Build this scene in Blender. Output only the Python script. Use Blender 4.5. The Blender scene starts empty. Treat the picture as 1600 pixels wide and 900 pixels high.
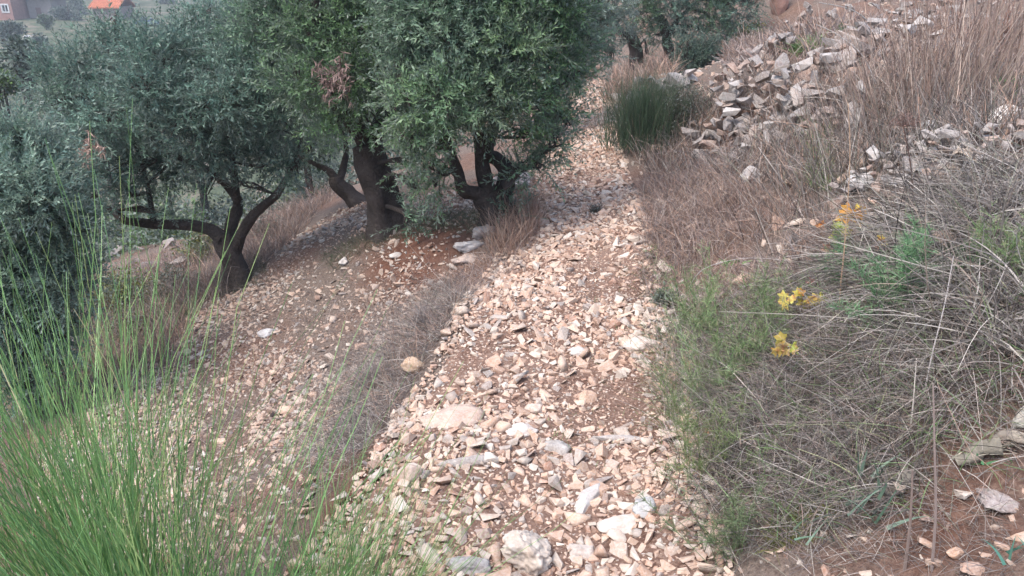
import bpy, bmesh, math, random
import numpy as np
from mathutils import Vector, Matrix, noise as mnoise
R = math.radians
rng = np.random.default_rng(7)
random.seed(7)
SC = bpy.context.scene
COL = SC.collection

# ------------------------------------------------------------------ camera, sky, sun, exposure
PITCH, CAMZ, FPX = R(22.0), 1.6, 1186.0
cam_d = bpy.data.cameras.new("camera")
cam = bpy.data.objects.new("camera", cam_d); COL.objects.link(cam)
cam.location = (0, 0, CAMZ); cam.rotation_euler = (math.pi/2 - PITCH, 0, 0)
cam_d.sensor_width = 36; cam_d.lens = 36*FPX/1600
cam_d.clip_start = .05; cam_d.clip_end = 3000
SC.camera = cam
SUN_EL, SUN_AZ = R(60), R(-125)            # azimuth measured from +y towards +x
w = bpy.data.worlds.new("World"); SC.world = w; w.use_nodes = True
nt = w.node_tree; bg = nt.nodes["Background"]; bg.inputs[1].default_value = .15
sky = nt.nodes.new("ShaderNodeTexSky"); sky.sky_type = 'NISHITA'; sky.sun_disc = False
sky.sun_elevation = SUN_EL; sky.sun_rotation = SUN_AZ; sky.dust_density = 3.0; sky.ozone_density = .8
nt.links.new(sky.outputs[0], bg.inputs[0])
sd = bpy.data.lights.new("sun", 'SUN'); sd.energy = 1.25; sd.angle = R(22); sd.color = (1, .955, .93)
sun = bpy.data.objects.new("sun", sd); COL.objects.link(sun)
sv = Vector((math.sin(SUN_AZ)*math.cos(SUN_EL), math.cos(SUN_AZ)*math.cos(SUN_EL), math.sin(SUN_EL)))
sun.rotation_euler = sv.to_track_quat('Z', 'Y').to_euler()
SC.view_settings.view_transform = 'Standard'; SC.view_settings.look = 'None'
SC.view_settings.exposure = 1.5; SC.view_settings.gamma = 1
SC.view_settings.use_curve_mapping = False
SC.cycles.max_bounces = 6; SC.cycles.transparent_max_bounces = 4

# ------------------------------------------------------------------ photo geometry: rays through the lens
def ray(px, py):
    a = (px-800)/FPX; b = (450-py)/FPX
    c, s = math.cos(PITCH), math.sin(PITCH)
    return np.array([a, c + b*s, -s + b*c])
def W(px, py, Y):                         # the point seen at px, py at forward distance Y
    d = ray(px, py); return np.array([0, 0, CAMZ]) + d*(Y/d[1])
def WZ(px, py, z):                        # ... at height z
    d = ray(px, py); return np.array([0, 0, CAMZ]) + d*((z-CAMZ)/d[2])
def S(Y, py=450):                         # metres per photo pixel at forward distance Y
    d = ray(800, py); return Y/d[1]/FPX

# ------------------------------------------------------------------ terrain
zpts = [(790,900,0),(850,600,0),(870,450,0),(900,300,0),(915,220,0),(925,160,.06),
 (470,900,-.03),(600,720,0),(690,560,0),(720,480,0),(790,360,.0),(840,260,0),
 (560,640,-.28),(640,520,-.26),(450,600,-.55),(300,640,-.8),(150,640,-1.0),(550,480,-.4),(650,420,-.2),(600,360,-.25),(700,370,-.1),(775,352,-.02),
 (500,450,-.5),(375,440,-.8),(300,500,-1.0),(200,520,-1.35),(560,320,-.5),(450,380,-.85),(330,440,-1.15),(680,300,-.15),
 (250,400,-2.1),(180,400,-2.6),(440,330,-1.3),(0,700,-1.0),(200,900,-.4),(350,900,-.25),(0,900,-.55),(60,540,-1.7),(420,760,-.25),(250,760,-.55),
 (1100,900,.05),(1060,600,.05),(1020,450,.05),(990,300,.08),(960,220,.1),
 (1200,850,.18),(1350,850,.32),(1500,850,.40),(1600,850,.44),(1600,740,.5),(1600,600,.68),(1400,600,.5),(1200,600,.25),(1200,450,.3),(1400,450,.6),(1600,450,.8),
 (1200,300,.42),(1400,300,.72),(1600,300,.88),(1110,260,.2),(1130,165,.6),(1300,200,.72),(1300,120,.95),(1180,95,.9),(1000,160,.25),(1070,180,.35),
 (1600,190,.95),(1560,150,.95),(1560,105,.97)]
ypts = [(1520,55,8.3),(1350,60,9.5),(1300,15,11.5),(1560,8,10.5),(1220,70,12.),(1130,95,12.),(1060,130,12.5),(1000,115,13.5),(930,125,14.5),(870,130,16.),(800,150,16)]
P = [WZ(a, b, z) for a, b, z in zpts] + [W(a, b, y) for a, b, y in ypts]
P += [np.array(p) for p in [(0,-1.5,0),(-1.6,-1.5,-.5),(1.4,-1.5,.45),(-1.2,.3,-.45),(1.2,.4,.35),(2.6,0,.7),(-4,0,-1.6),(-7,5,-3.2),(-8,10,-4.2),(6,1,1.4),(7,5,1.7),(8,9,2.2),(-5,14,-3.2),(0,18,.2),(6,16,3.)]]
P = np.array(P)
def _phi(r2): return .5*r2*np.log(r2 + 1e-9)
def _tps(P, lam=.012):
    n = len(P); X = P[:, :2]
    K = _phi(((X[:, None]-X[None])**2).sum(-1)) + lam*np.eye(n)
    A = np.zeros((n+3, n+3)); A[:n, :n] = K; A[:n, n] = 1; A[:n, n+1:] = X; A[n, :n] = 1; A[n+1:, :n] = X.T
    return np.linalg.solve(A, np.concatenate([P[:, 2], [0, 0, 0]]))
TW = _tps(P)
def sstep(a, b, x):
    t = np.clip((x-a)/(b-a), 0, 1); return t*t*(3-2*t)
def _hash(i, j, s): 
    v = np.sin(i*127.1 + j*311.7 + s*74.7)*43758.5453; return v - np.floor(v)
def vnoise(x, y, s=0):
    i, j = np.floor(x), np.floor(y); u, v = x-i, y-j; u = u*u*(3-2*u); v = v*v*(3-2*v)
    return (_hash(i,j,s)*(1-u)+_hash(i+1,j,s)*u)*(1-v) + (_hash(i,j+1,s)*(1-u)+_hash(i+1,j+1,s)*u)*v - .5
def hfar(x, y):
    r = np.hypot(x, y)
    val = np.interp(r, [0,8,20,45,70,95,120,177,225,300,420,800], [-1,-3,-7.5,-14,-13,-8.5,-5.6,-4.7,-2.6,9,40,130])
    hil = 1.2 + .16*r + 6*sstep(150, 500, r)
    s = sstep(-.25, .4, x/(r+1e-6))
    return val*(1-s) + hil*s + vnoise(x/9, y/9, 3)*np.clip((r-20)/40, 0, 1)*2.2
def h(x, y):
    x = np.atleast_1d(np.asarray(x, float)); y = np.atleast_1d(np.asarray(y, float))
    sh = x.shape; x = x.ravel(); y = y.ravel(); out = np.empty_like(x)
    for a in range(0, len(x), 20000):
        xx, yy = x[a:a+20000], y[a:a+20000]
        cx, cy = np.clip(xx, -9, 9), np.clip(yy, -2, 19)
        z = _phi((cx[:, None]-P[None, :, 0])**2 + (cy[:, None]-P[None, :, 1])**2) @ TW[:len(P)] + TW[len(P)] + TW[len(P)+1]*cx + TW[len(P)+2]*cy
        dd = np.maximum(np.maximum(-7-xx, xx-7.5), np.maximum(-1-yy, yy-16.5))
        k = sstep(0, 8, dd)
        z = z*(1-k) + hfar(xx, yy)*k
        out[a:a+20000] = z + vnoise(xx*2.1, yy*2.1, 1)*.05 + vnoise(xx*6, yy*6, 2)*.018
    return out.reshape(sh)
def hz(x, y): return float(h(x, y)[0])
_ys = np.concatenate([np.arange(.5, 18, .04), np.arange(18, 200, .5)])
def G(px, py):                            # where the ray through a photo pixel meets the ground
    d = ray(px, py); t = _ys/d[1]; zz = CAMZ + d[2]*t
    g = h(d[0]*t, _ys); below = np.nonzero(zz < g)[0]
    if len(below) == 0: i = len(_ys)-1
    else: i = below[0]
    if i > 0:
        a, b = zz[i-1]-g[i-1], zz[i]-g[i]; f = a/(a-b+1e-9); Y = _ys[i-1] + f*(_ys[i]-_ys[i-1])
    else: Y = _ys[0]
    return np.array([d[0]*Y/d[1], Y, hz(d[0]*Y/d[1], Y)])
def inpoly(x, y, poly):
    c = np.zeros(x.shape, bool); n = len(poly)
    for i in range(n):
        x1, y1 = poly[i][:2]; x2, y2 = poly[(i+1) % n][:2]
        c ^= ((y1 > y) != (y2 > y)) & (x < (x2-x1)*(y-y1)/(y2-y1+1e-12) + x1)
    return c
def proj(p):                              # world -> photo pixel (used only to sort by size in view)
    p = np.asarray(p, float); q = p - np.array([0, 0, CAMZ]); c, s = math.cos(PITCH), math.sin(PITCH)
    dep = q[..., 1]*c - q[..., 2]*s; up = q[..., 1]*s + q[..., 2]*c
    dep = np.where(dep < .05, .05, dep)
    return 800 + FPX*q[..., 0]/dep, 450 - FPX*up/dep, dep

# ------------------------------------------------------------------ object helpers
def tag(o, label=None, cat=None, group=None, kind=None):
    if label: o['label'] = label
    if cat: o['category'] = cat
    if group: o['group'] = group
    if kind: o['kind'] = kind
    return o
def empty(name, loc, label, cat, group=None):
    o = bpy.data.objects.new(name, None); COL.objects.link(o); o.location = tuple(loc); o.empty_display_size = .1
    return tag(o, label, cat, group)
def link(name, me, parent=None, world=True):
    o = bpy.data.objects.new(name, me); COL.objects.link(o)
    if parent:
        o.parent = parent
        if world: o.matrix_parent_inverse = Matrix.Translation(-Vector(base_of(parent)))
    return o
def base_of(o):
    v = Vector(o.location)
    while o.parent: o = o.parent; v = v + Vector(o.location)
    return v
def mesh(name, V, F, mat, col=None, smooth=False):
    """V (n,3); F array (m,k) or list of such arrays; col (n,3) colour of the thing itself, per vertex"""
    V = np.asarray(V, np.float32); Fs = F if isinstance(F, list) else [F]
    Fs = [np.asarray(f, np.int32) for f in Fs if len(f)]
    me = bpy.data.meshes.new(name); me.vertices.add(len(V)); me.vertices.foreach_set('co', V.ravel())
    li = np.concatenate([f.ravel() for f in Fs]); tot = np.concatenate([np.full(len(f), f.shape[1], np.int32) for f in Fs])
    me.loops.add(len(li)); me.loops.foreach_set('vertex_index', li)
    me.polygons.add(len(tot)); me.polygons.foreach_set('loop_start', np.concatenate([[0], np.cumsum(tot)[:-1]]).astype(np.int32))
    me.polygons.foreach_set('loop_total', tot)
    me.polygons.foreach_set('use_smooth', np.full(len(tot), smooth, bool))
    if col is not None:
        a = me.color_attributes.new('col', 'FLOAT_COLOR', 'POINT')
        c = np.ones((len(V), 4), np.float32); c[:, :3] = col; a.data.foreach_set('color', c.ravel())
    me.update(); me.validate()
    me.materials.append(mat); return me
def rnd(*a): return rng.uniform(*a)
def unit(v): return v/(np.linalg.norm(v, axis=-1, keepdims=True) + 1e-9)

# ------------------------------------------------------------------ materials
def mat_new(name):
    m = bpy.data.materials.new(name); m.use_nodes = True; t = m.node_tree
    return m, t, t.nodes, t.links, t.nodes["Principled BSDF"]
def mix(t, fac, a, b, mode='MIX'):
    n = t.nodes.new('ShaderNodeMix'); n.data_type = 'RGBA'; n.blend_type = mode; n.clamp_factor = True
    for s, v in ((0, fac), (6, a), (7, b)):
        if isinstance(v, (int, float)): n.inputs[s].default_value = v
        elif isinstance(v, tuple): n.inputs[s].default_value = (*v, 1)
        else: t.links.new(v, n.inputs[s])
    return n.outputs[2]
def noise(t, scale, detail=4, rough=.6, vec=None, dist=0):
    n = t.nodes.new('ShaderNodeTexNoise'); n.inputs['Scale'].default_value = scale; n.inputs['Detail'].default_value = detail
    n.inputs['Roughness'].default_value = rough; n.inputs['Distortion'].default_value = dist
    if vec: t.links.new(vec, n.inputs['Vector'])
    return n.outputs[0]
def ramp(t, fac, stops):
    n = t.nodes.new('ShaderNodeValToRGB'); e = n.color_ramp.elements
    while len(e) < len(stops): e.new(.5)
    for el, (p, c) in zip(e, stops): el.position = p; el.color = (*c, 1) if isinstance(c, tuple) else (c, c, c, 1)
    t.links.new(fac, n.inputs[0]); return n.outputs[0]
def bump(t, b, hgt, strength=.5, dist=.01):
    n = t.nodes.new('ShaderNodeBump'); n.inputs['Strength'].default_value = strength; n.inputs['Distance'].default_value = dist
    t.links.new(hgt, n.inputs['Height']); t.links.new(n.outputs[0], b.inputs['Normal'])
def objcoord(t):
    g = t.nodes.new('ShaderNodeNewGeometry'); return g.outputs['Position']
def stone_mat(name, per_object, stops, grain=1.0):
    m, t, N, L, b = mat_new(name); b.inputs['Roughness'].default_value = .9; b.inputs['Specular IOR Level'].default_value = .25
    pos = objcoord(t)
    if per_object:
        oi = N.new('ShaderNodeObjectInfo'); base = ramp(t, oi.outputs['Random'], stops)
    else:
        a = N.new('ShaderNodeAttribute'); a.attribute_name = 'col'; base = a.outputs['Color']
    n1 = noise(t, 26, 5, .65, pos); n2 = noise(t, 120, 4, .7, pos)
    c = mix(t, ramp(t, n1, [(.35, 0.0), (.7, .5)]), base, (.62, .42, .31), 'MULTIPLY')
    c = mix(t, ramp(t, n2, [(.4, 0.0), (.75, .45)]), c, (.75, .70, .64))
    c = mix(t, ramp(t, noise(t, 9, 3, .5, pos), [(.52, 0.0), (.7, .55)]), c, mix(t, 1.0, c, (.66, .62, .62), 'MULTIPLY'))
    L.new(c, b.inputs['Base Color']); bump(t, b, n2, .5, .006*grain); return m
PAL = np.array([(.54,.375,.275),(.59,.445,.34),(.46,.295,.21),(.56,.475,.39),(.39,.34,.30),(.63,.56,.48),(.49,.32,.225),(.49,.375,.295),(.31,.26,.235),(.38,.22,.15)])
PALW = np.array([.17,.19,.13,.13,.07,.08,.09,.08,.03,.03]); PALW = PALW/PALW.sum()
def palramp(pal, wts):
    cs = np.cumsum(wts); return [(float(max(0, c - w_)), tuple(map(float, p))) for c, w_, p in zip(cs, wts, pal)]
GREY = np.array([(.36,.34,.33),(.45,.42,.40),(.27,.25,.25),(.52,.49,.46),(.42,.33,.28),(.38,.25,.19),(.58,.56,.54),(.30,.26,.24)])
GREYW = np.ones(8)/8
M = {}
M['stone'] = stone_mat('limestone_loose', True, palramp(PAL, PALW))
M['grey_stone'] = stone_mat('limestone_weathered', True, palramp(GREY*.72, GREYW))
M['gravel'] = stone_mat('limestone_gravel', False, None)
def col_mat(name, rough=.7, trans=0.0, spec=.3, back=None, grain=None, bumps=0.0):
    m, t, N, L, b = mat_new(name); b.inputs['Roughness'].default_value = rough; b.inputs['Specular IOR Level'].default_value = spec
    a = N.new('ShaderNodeAttribute'); a.attribute_name = 'col'; c = a.outputs['Color']
    if grain: c = mix(t, ramp(t, noise(t, grain, 3, .6, objcoord(t)), [(.35, 0.0), (.7, .45)]), c, mix(t, 1.0, c, (.45, .42, .42), 'MULTIPLY'))
    if back:
        g = N.new('ShaderNodeNewGeometry'); c = mix(t, g.outputs['Backfacing'], c, mix(t, .6, c, back))
    L.new(c, b.inputs['Base Color'])
    if bumps: bump(t, b, noise(t, grain or 80, 4, .7, objcoord(t)), .8, bumps)
    if trans:
        tr = N.new('ShaderNodeBsdfTranslucent'); L.new(c, tr.inputs[0]); ms = N.new('ShaderNodeMixShader'); ms.inputs[0].default_value = trans
        L.new(b.outputs[0], ms.inputs[1]); L.new(tr.outputs[0], ms.inputs[2]); L.new(ms.outputs[0], N['Material Output'].inputs[0])
    return m
M['leaf'] = col_mat('olive_leaf', .42, .30, .5, back=(.26,.30,.27))
M['green'] = col_mat('green_stem', .5, .15, .4)
M['dry'] = col_mat('dry_stem', .8, .1, .2)
M['wood'] = col_mat('weathered_wood', .9, 0, .2, grain=70, bumps=.006)
M['bark'] = col_mat('olive_bark', .95, 0, .15, grain=45, bumps=.05)
M['paint'] = col_mat('plaster', .9, 0, .2, grain=2.5)
M['yellow'] = col_mat('autumn_leaf', .6, .25, .3, grain=120)

def ground_mat(name, path=False):
    m, t, N, L, b = mat_new(name); b.inputs['Roughness'].default_value = .97; b.inputs['Specular IOR Level'].default_value = .1
    pos = objcoord(t)
    n1 = noise(t, 1.3, 5, .6, pos); n2 = noise(t, 14, 5, .7, pos); n3 = noise(t, 70, 4, .7, pos)
    soil = mix(t, ramp(t, n2, [(.35, 0.0), (.68, 1.0)]), (.125,.068,.050), (.23,.145,.11))
    soil = mix(t, ramp(t, n3, [(.48, 0.0), (.66, .8)]), soil, (.38,.27,.21))
    if path:
        c = mix(t, ramp(t, n1, [(.42, 0.0), (.62, .5)]), soil, (.33,.225,.175))
    else:
        litter = mix(t, ramp(t, n3, [(.35, 0.0), (.65, 1.0)]), (.115,.085,.072), (.25,.20,.165))
        c = mix(t, ramp(t, n1, [(.36, 0.0), (.54, 1.0)]), soil, litter)
        at = N.new('ShaderNodeAttribute'); at.attribute_name = 'col'; c = mix(t, at.outputs['Fac'], c, mix(t, ramp(t, n2, [(.35, 0.0), (.7, 1.0)]), (.10,.042,.028), (.20,.095,.062)))
        # far slopes: pale tan earth with scrub
        far = mix(t, ramp(t, noise(t, .35, 6, .7, pos), [(.32, 0.0), (.50, 1.0)]), (.26,.20,.16), (.085,.105,.065))
        sx = N.new('ShaderNodeVectorMath'); sx.operation = 'LENGTH'; L.new(pos, sx.inputs[0])
        mr = N.new('ShaderNodeMapRange'); mr.inputs[1].default_value = 20; mr.inputs[2].default_value = 40; L.new(sx.outputs['Value'], mr.inputs[0])
        c = mix(t, mr.outputs[0], c, far)
    L.new(c, b.inputs['Base Color'])
    add = N.new('ShaderNodeMath'); add.operation = 'ADD'; L.new(n2, add.inputs[0]); L.new(n3, add.inputs[1])
    bump(t, b, add.outputs[0], .9, .02); return m
M['ground'] = ground_mat('soil_and_litter'); M['path'] = ground_mat('trodden_red_earth', True)

# ------------------------------------------------------------------ ground sheet and path
def grid(xs, ys):
    X, Y = np.meshgrid(xs, ys); n, m_ = len(ys), len(xs)
    i = np.arange((n-1)*(m_-1)); r, c = i//(m_-1), i % (m_-1); a = r*m_+c
    return X.ravel(), Y.ravel(), np.stack([a, a+1, a+1+m_, a+m_], 1)
def graded(a, b, step, far):
    core = np.arange(a, b, step); up = [core[-1]]; s = step
    while up[-1] < far: s *= 1.13; up.append(up[-1]+s)
    dn = [core[0]]; s = step
    while dn[-1] > -far: s *= 1.13; dn.append(dn[-1]-s)
    return np.concatenate([dn[:0:-1], core, up[1:]])
gx, gy, gf = grid(graded(-5.5, 5.5, .07, 700), graded(.2, 11, .07, 700))
def _near(poly, soft=.12):
    wp = np.array([G(a, b)[:2] for a, b in poly]); acc_ = np.zeros_like(gx)
    for ox, oy in ((0,0),(soft,0),(-soft,0),(0,soft),(0,-soft)): acc_ += inpoly(gx+ox, gy+oy, wp)
    return acc_/5
red = np.clip(_near([(1290,900),(1380,815),(1480,770),(1600,755),(1600,899),(1400,899)]) + _near([(470,860),(540,740),(610,700),(640,720),(600,800),(520,880)]) + _near([(560,430),(640,350),(760,350),(720,400),(640,480)])*.8, 0, 1)
ground = link('ground', mesh('ground', np.stack([gx, gy, h(gx, gy)], 1), gf, M['ground'], np.stack([red]*3, 1), smooth=True))
tag(ground, 'red soil and dry litter sloping down to the left of the stony path', kind='structure')
eL = np.array([G(a, b) for a, b in [(470,900),(545,800),(600,720),(640,640),(700,550),(730,480),(790,400),(815,340),(835,280),(860,220),(885,170),(900,140)]])
eR = np.array([G(a, b) for a, b in [(1110,900),(1090,780),(1065,680),(1050,600),(1030,520),(1015,440),(1000,360),(985,300),(965,240),(955,190),(948,160),(945,140)]])
def xl(y): return np.interp(y, eL[:, 1], eL[:, 0])
def xr(y): return np.interp(y, eR[:, 1], eR[:, 0])
ys = np.arange(-1.4, 15.5, .08); us = np.linspace(0, 1, 22)
px_, py_ = [], []
for y in ys:
    a = xl(y) + .10*float(vnoise(np.array(y*2.3), np.array(.5), 5)); b = xr(y) + .14*float(vnoise(np.array(y*2.1), np.array(3.5), 6))
    px_.append(a + (b-a)*us); py_.append(np.full(22, y))
px_ = np.concatenate(px_); py_ = np.concatenate(py_); i = np.arange((len(ys)-1)*21); r_, c_ = i//21, i % 21; a = r_*22+c_
edge = np.abs(np.tile(us, len(ys))*2-1)
path = link('path', mesh('path', np.stack([px_, py_, h(px_, py_)+.012-.03*(edge > .99)], 1), np.stack([a, a+1, a+23, a+22], 1), M['path'], smooth=True))
tag(path, 'stony footpath of broken pinkish limestone', kind='structure')

# ------------------------------------------------------------------ stones
def hull(n, flat=.6, seed=0, power=.7):
    """A broken-limestone shape: the convex hull of points on a squarish flattened ball, unit half-size"""
    rs = np.random.default_rng(seed); v = unit(rs.normal(size=(n, 3))); v = np.sign(v)*np.abs(v)**power
    v *= rs.uniform(.82, 1.0, (n, 1)); v[:, 2] *= flat; v[:, 1] *= rs.uniform(.6, .95)
    v[:, 0] *= 1 + .25*v[:, 1]*rs.uniform(-1, 1); v[:, 2] += .15*v[:, 0]*rs.uniform(-1, 1)
    bm = bmesh.new()
    for p in v: bm.verts.new(p)
    res = bmesh.ops.convex_hull(bm, input=bm.verts)
    bmesh.ops.delete(bm, geom=list({g for g in res['geom_interior'] + res['geom_unused'] if isinstance(g, bmesh.types.BMVert)}), context='VERTS')
    bmesh.ops.triangulate(bm, faces=bm.faces); bm.verts.ensure_lookup_table(); bm.verts.index_update()
    V = np.array([q.co[:] for q in bm.verts]); F = np.array([[q.index for q in f.verts] for f in bm.faces]); bm.free(); return V, F
HI = [hull(random.choice((8, 9, 10, 12)), random.uniform(.28, .70), 100+k, random.uniform(.25, .60)) for k in range(30)]
LO = [hull(8, random.uniform(.3, .7), 300+k, .55) for k in range(20)]
def rough_rock(seed, sub=4, amp=.2, flat=.7, cuts=7, sharp=1.0):
    """A larger rock: a ball cut by random planes, then roughened"""
    rs = np.random.default_rng(seed); bm = bmesh.new(); bmesh.ops.create_icosphere(bm, subdivisions=sub, radius=1)
    nrm = unit(rs.normal(size=(cuts, 3))); dd = rs.uniform(.55, .85, cuts)
    for v in bm.verts:
        p = np.array(v.co[:])
        for n_, d_ in zip(nrm, dd):
            q = p @ n_
            if q > d_: p = p - n_*(q-d_)*.92*sharp
        f = mnoise.fractal(Vector(p*1.7) + Vector((seed, 0, 0)), .8, 2.1, 5)*amp + amp*.45*mnoise.noise(Vector(p*7)+Vector((seed, 3, 1)))
        p = p*(1+f); p[2] *= flat; v.co = p
    V = np.array([q.co[:] for q in bm.verts]); F = np.array([[q.index for q in f.verts] for f in bm.faces]); bm.free(); return V, F
def rotm(yaw, tx, ty):
    return np.array(Matrix.Rotation(tx, 3, 'X') @ Matrix.Rotation(ty, 3, 'Y') @ Matrix.Rotation(yaw, 3, 'Z'))
def scatter(n, sampler, size, keep=.75, cell=.12, tries=10, seed_with=None):
    """dart throwing: big ones first, smaller ones between; returns x, y, radius"""
    r = np.sort(size(n))[::-1]; g = {}; out = []
    for x, y, q in (seed_with if seed_with is not None else []): g.setdefault((int(x//cell), int(y//cell)), []).append((x, y, q)); out.append((x, y, q))
    xs, ys_ = sampler(n*tries); k = 0; m_ = len(xs)
    for q in r:
        for _ in range(tries):
            x, y = xs[k % m_], ys_[k % m_]; k += 1
            ci, cj = int(x//cell), int(y//cell); bad = False
            for a in (-1, 0, 1):
                for b in (-1, 0, 1):
                    for (X, Y, Q) in g.get((ci+a, cj+b), ()):
                        if (X-x)**2 + (Y-y)**2 < (keep*(Q+q))**2: bad = True; break
                    if bad: break
                if bad: break
            if not bad:
                g.setdefault((ci, cj), []).append((x, y, q)); out.append((x, y, q)); break
    return np.array(out)
def shared(V, F, mat, name, smooth=False):
    return mesh(name, V, F, mat, smooth=smooth)
def place_stones(arr, parent, n_parts, mats, pal, wts, lift=.16, tilt=.45, partname='stone', stuffname='small_stone_scatter', label=None, zbase=None):
    x, y, r = arr.T; z = h(x, y) if zbase is None else zbase
    px, py, dep = proj(np.stack([x, y, z], 1)); vis = (px > -20) & (px < 1620) & (py > 0) & (py < 930)
    key = np.where(vis, r/dep, 0); order = np.argsort(-key); first = set(order[:n_parts].tolist())
    meshes = [shared(V, F, mats[0], partname, smooth=(k % 3 == 0)) for k, (V, F) in enumerate(HI)]
    VV, FF, CC, off = [], [], [], 0
    for i in range(len(arr)):
        yaw, tx, ty = rnd(0, 6.28), rng.normal()*tilt, rng.normal()*tilt
        if i in first:
            o = link(partname, meshes[i % len(meshes)], parent, world=False)
            el = rnd(.85, 1.35)
            o.location = Vector((x[i], y[i], z[i] + r[i]*lift)) - base_of(parent)
            o.rotation_euler = (tx, ty, yaw); o.scale = (r[i]*el, r[i]/el**.5, r[i]*rnd(.8, 1.1))
        else:
            V, F = (HI if key[i] > .0022 else LO)[i % 20]
            el = rnd(.85, 1.35)
            v = (V*np.array([r[i]*el, r[i]/el**.5, r[i]])) @ rotm(yaw, tx, ty).T + [x[i], y[i], z[i] + r[i]*lift]
            c = pal[rng.choice(len(pal), p=wts)]*rnd(.85, 1.1)
            VV.append(v); FF.append(F+off); CC.append(np.tile(c, (len(v), 1))); off += len(v)
    if VV:
        s = link(stuffname, mesh(stuffname, np.concatenate(VV), np.concatenate(FF), M['gravel'], np.concatenate(CC)), parent)
        s['kind'] = 'stuff'
        if label: s['label'] = label
bare = [(*G(930,625)[:2], .20), (*G(1000,640)[:2], .16), (*G(880,690)[:2], .10), (*G(690,600)[:2], .10), (*G(640,690)[:2], .11), (*G(960,440)[:2], .3), (*G(560,790)[:2], .09), (*G(740,560)[:2], .09)]
def path_sampler(n):
    y = 1.25 + (14.5-1.25)*rng.random(n)**1.55; u = rng.random(n); y = y
    a, b = xl(y)-.06, xr(y)+.05; x = a + (b-a)*u
    # bare earthy patches
    k = (vnoise(x*2.2, y*1.6, 11) + .35*vnoise(x*6, y*6, 12)) > -.30 + .1*rng.random(n)
    k |= rng.random(n) < .35
    for bx, by, br in bare: k &= ((x-bx)**2+((y-by)*.7)**2 > br**2) | (rng.random(n) < .22)
    return x[k], y[k]
def near_sampler(n):
    x, y = path_sampler(n*3); k = (y < 2.3 + 1.6*rng.random(len(y))) ; return x[k], y[k]
arr0 = scatter(620, near_sampler, lambda n: np.clip(rng.lognormal(math.log(.0235), .33, n), .016, .045), .74, .1)
arr = scatter(17500, path_sampler, lambda n: np.clip(rng.lognormal(math.log(.0118), .55, n), .006, .042), .60, .1, 10, arr0)
def grit_sampler(n):
    y = 1.25 + 4.5*rng.random(n)**1.3; return xl(y)-.05 + (xr(y)-xl(y)+.1)*rng.random(n), y
arr = scatter(9000, grit_sampler, lambda n: rnd(.0035, .0085, n), .5, .1, 4, arr)
place_stones(arr, path, 300, [M['stone']], PAL, PALW, zbase=h(arr[:, 0], arr[:, 1])+.010)
lp = np.array([G(a, b)[:2] for a, b in [(300,490),(400,420),(480,360),(540,318),(600,318),(690,300),(800,290),(820,340),(740,390),(700,440),(640,520),(560,620),(520,720),(480,820),(430,890),(250,890),(60,800),(60,700),(200,590),(270,530)]])
shade_poly = np.array([G(a, b)[:2] for a, b in [(480,420),(560,365),(700,350),(770,360),(740,400),(690,440),(600,450),(520,450)]])
def left_sampler(n):
    lo, hi = lp.min(0), lp.max(0); x = rnd(lo[0], hi[0], n); y = lo[1] + (hi[1]-lo[1])*rng.random(n)**1.15
    k = inpoly(x, y, lp) & ((vnoise((x+.45*y)*2.6, (y-.2*x)*.8, 21) + .5*vnoise(x*4, y*4, 22)) > .02 + .22*rng.random(n)); k |= inpoly(x, y, lp) & (rng.random(n) < .14)
    k &= x < xl(y)+.03
    k &= ~inpoly(x, y, shade_poly) | (rng.random(n) < .4)
    return x[k], y[k]
arl = scatter(9500, left_sampler, lambda n: np.clip(rng.lognormal(math.log(.0120), .48, n), .007, .055), .70, .1)
def right_sampler(n):
    y = rnd(.9, 4.0, n); x = rnd(.5, 3.4, n); q = proj(np.stack([x, y, h(x, y)], 1))
    k = (q[1] > 735) & (q[0] > 1080) & ((q[0]-1150)*.35 + q[1] > 790) 
    k |= (q[0] < 1180) & (q[1] > 500) & (rng.random(n) < .5)
    return x[k], y[k]
arr2 = scatter(650, right_sampler, lambda n: np.clip(rng.lognormal(math.log(.0085), .5, n), .004, .024), .95)
def bank_sampler(n):
    y = rnd(2.5, 12, n); x = xr(y) + rng.random(n)**1.4*5; return x, y
arr3 = scatter(2000, bank_sampler, lambda n: np.clip(rng.lognormal(math.log(.022), .5, n), .010, .06), .9)
place_stones(np.concatenate([arl, arr2, arr3]), ground, 300, [M['stone']], PAL*np.array([.80,.82,.84]), PALW)
print('stones', len(arr), len(arl), len(arr2), len(arr3))

def rock(name, px, py, dims, label, seed, color, flat=.7, yaw=0, tilt=(0, 0), sink=.35, cat='rock', amp=.16, group=None, cuts=8, lift=0, sub=4):
    p = G(px, py); V, F = rough_rock(seed, sub, amp, flat, cuts)
    V = V*np.array(dims)/2; V = V @ rotm(yaw, *tilt).T
    V[:, 2] += (dims[2]*flat/2)*(1-2*sink) + lift
    n_ = np.array([mnoise.fractal(Vector(v*14/max(dims)), .7, 2, 4) for v in V])
    c = np.array(color)*(1 + .22*n_[:, None])
    o = link(name, mesh(name, V, F, M['rockc'], c, smooth=True)); o.location = p
    return tag(o, label, cat, group)
M['rockc'] = stone_mat('rock_surface', False, None, 2.0)
CW, CO, CG, CP = (.60,.55,.49), (.50,.33,.23), (.40,.37,.35), (.55,.42,.34)
rock('boulder', 822, 880, (.172,.15,.17), 'large pale white boulder bedded in the stones at the near end of the path', 11, (.62,.555,.48), .9, .3, sink=.25, amp=.28, cuts=11, sub=5)
rock('embedded_rock', 712, 655, (.30,.24,.12), 'broad flat pinkish rock bedded in red earth at the path edge', 12, CP, .7, .6, sink=.45, amp=.22)
rock('rock', 735, 890, (.14,.10,.08), 'grey rounded rock just left of the large pale boulder', 13, (.36,.35,.34), .8, -.2, sink=.3)
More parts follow.
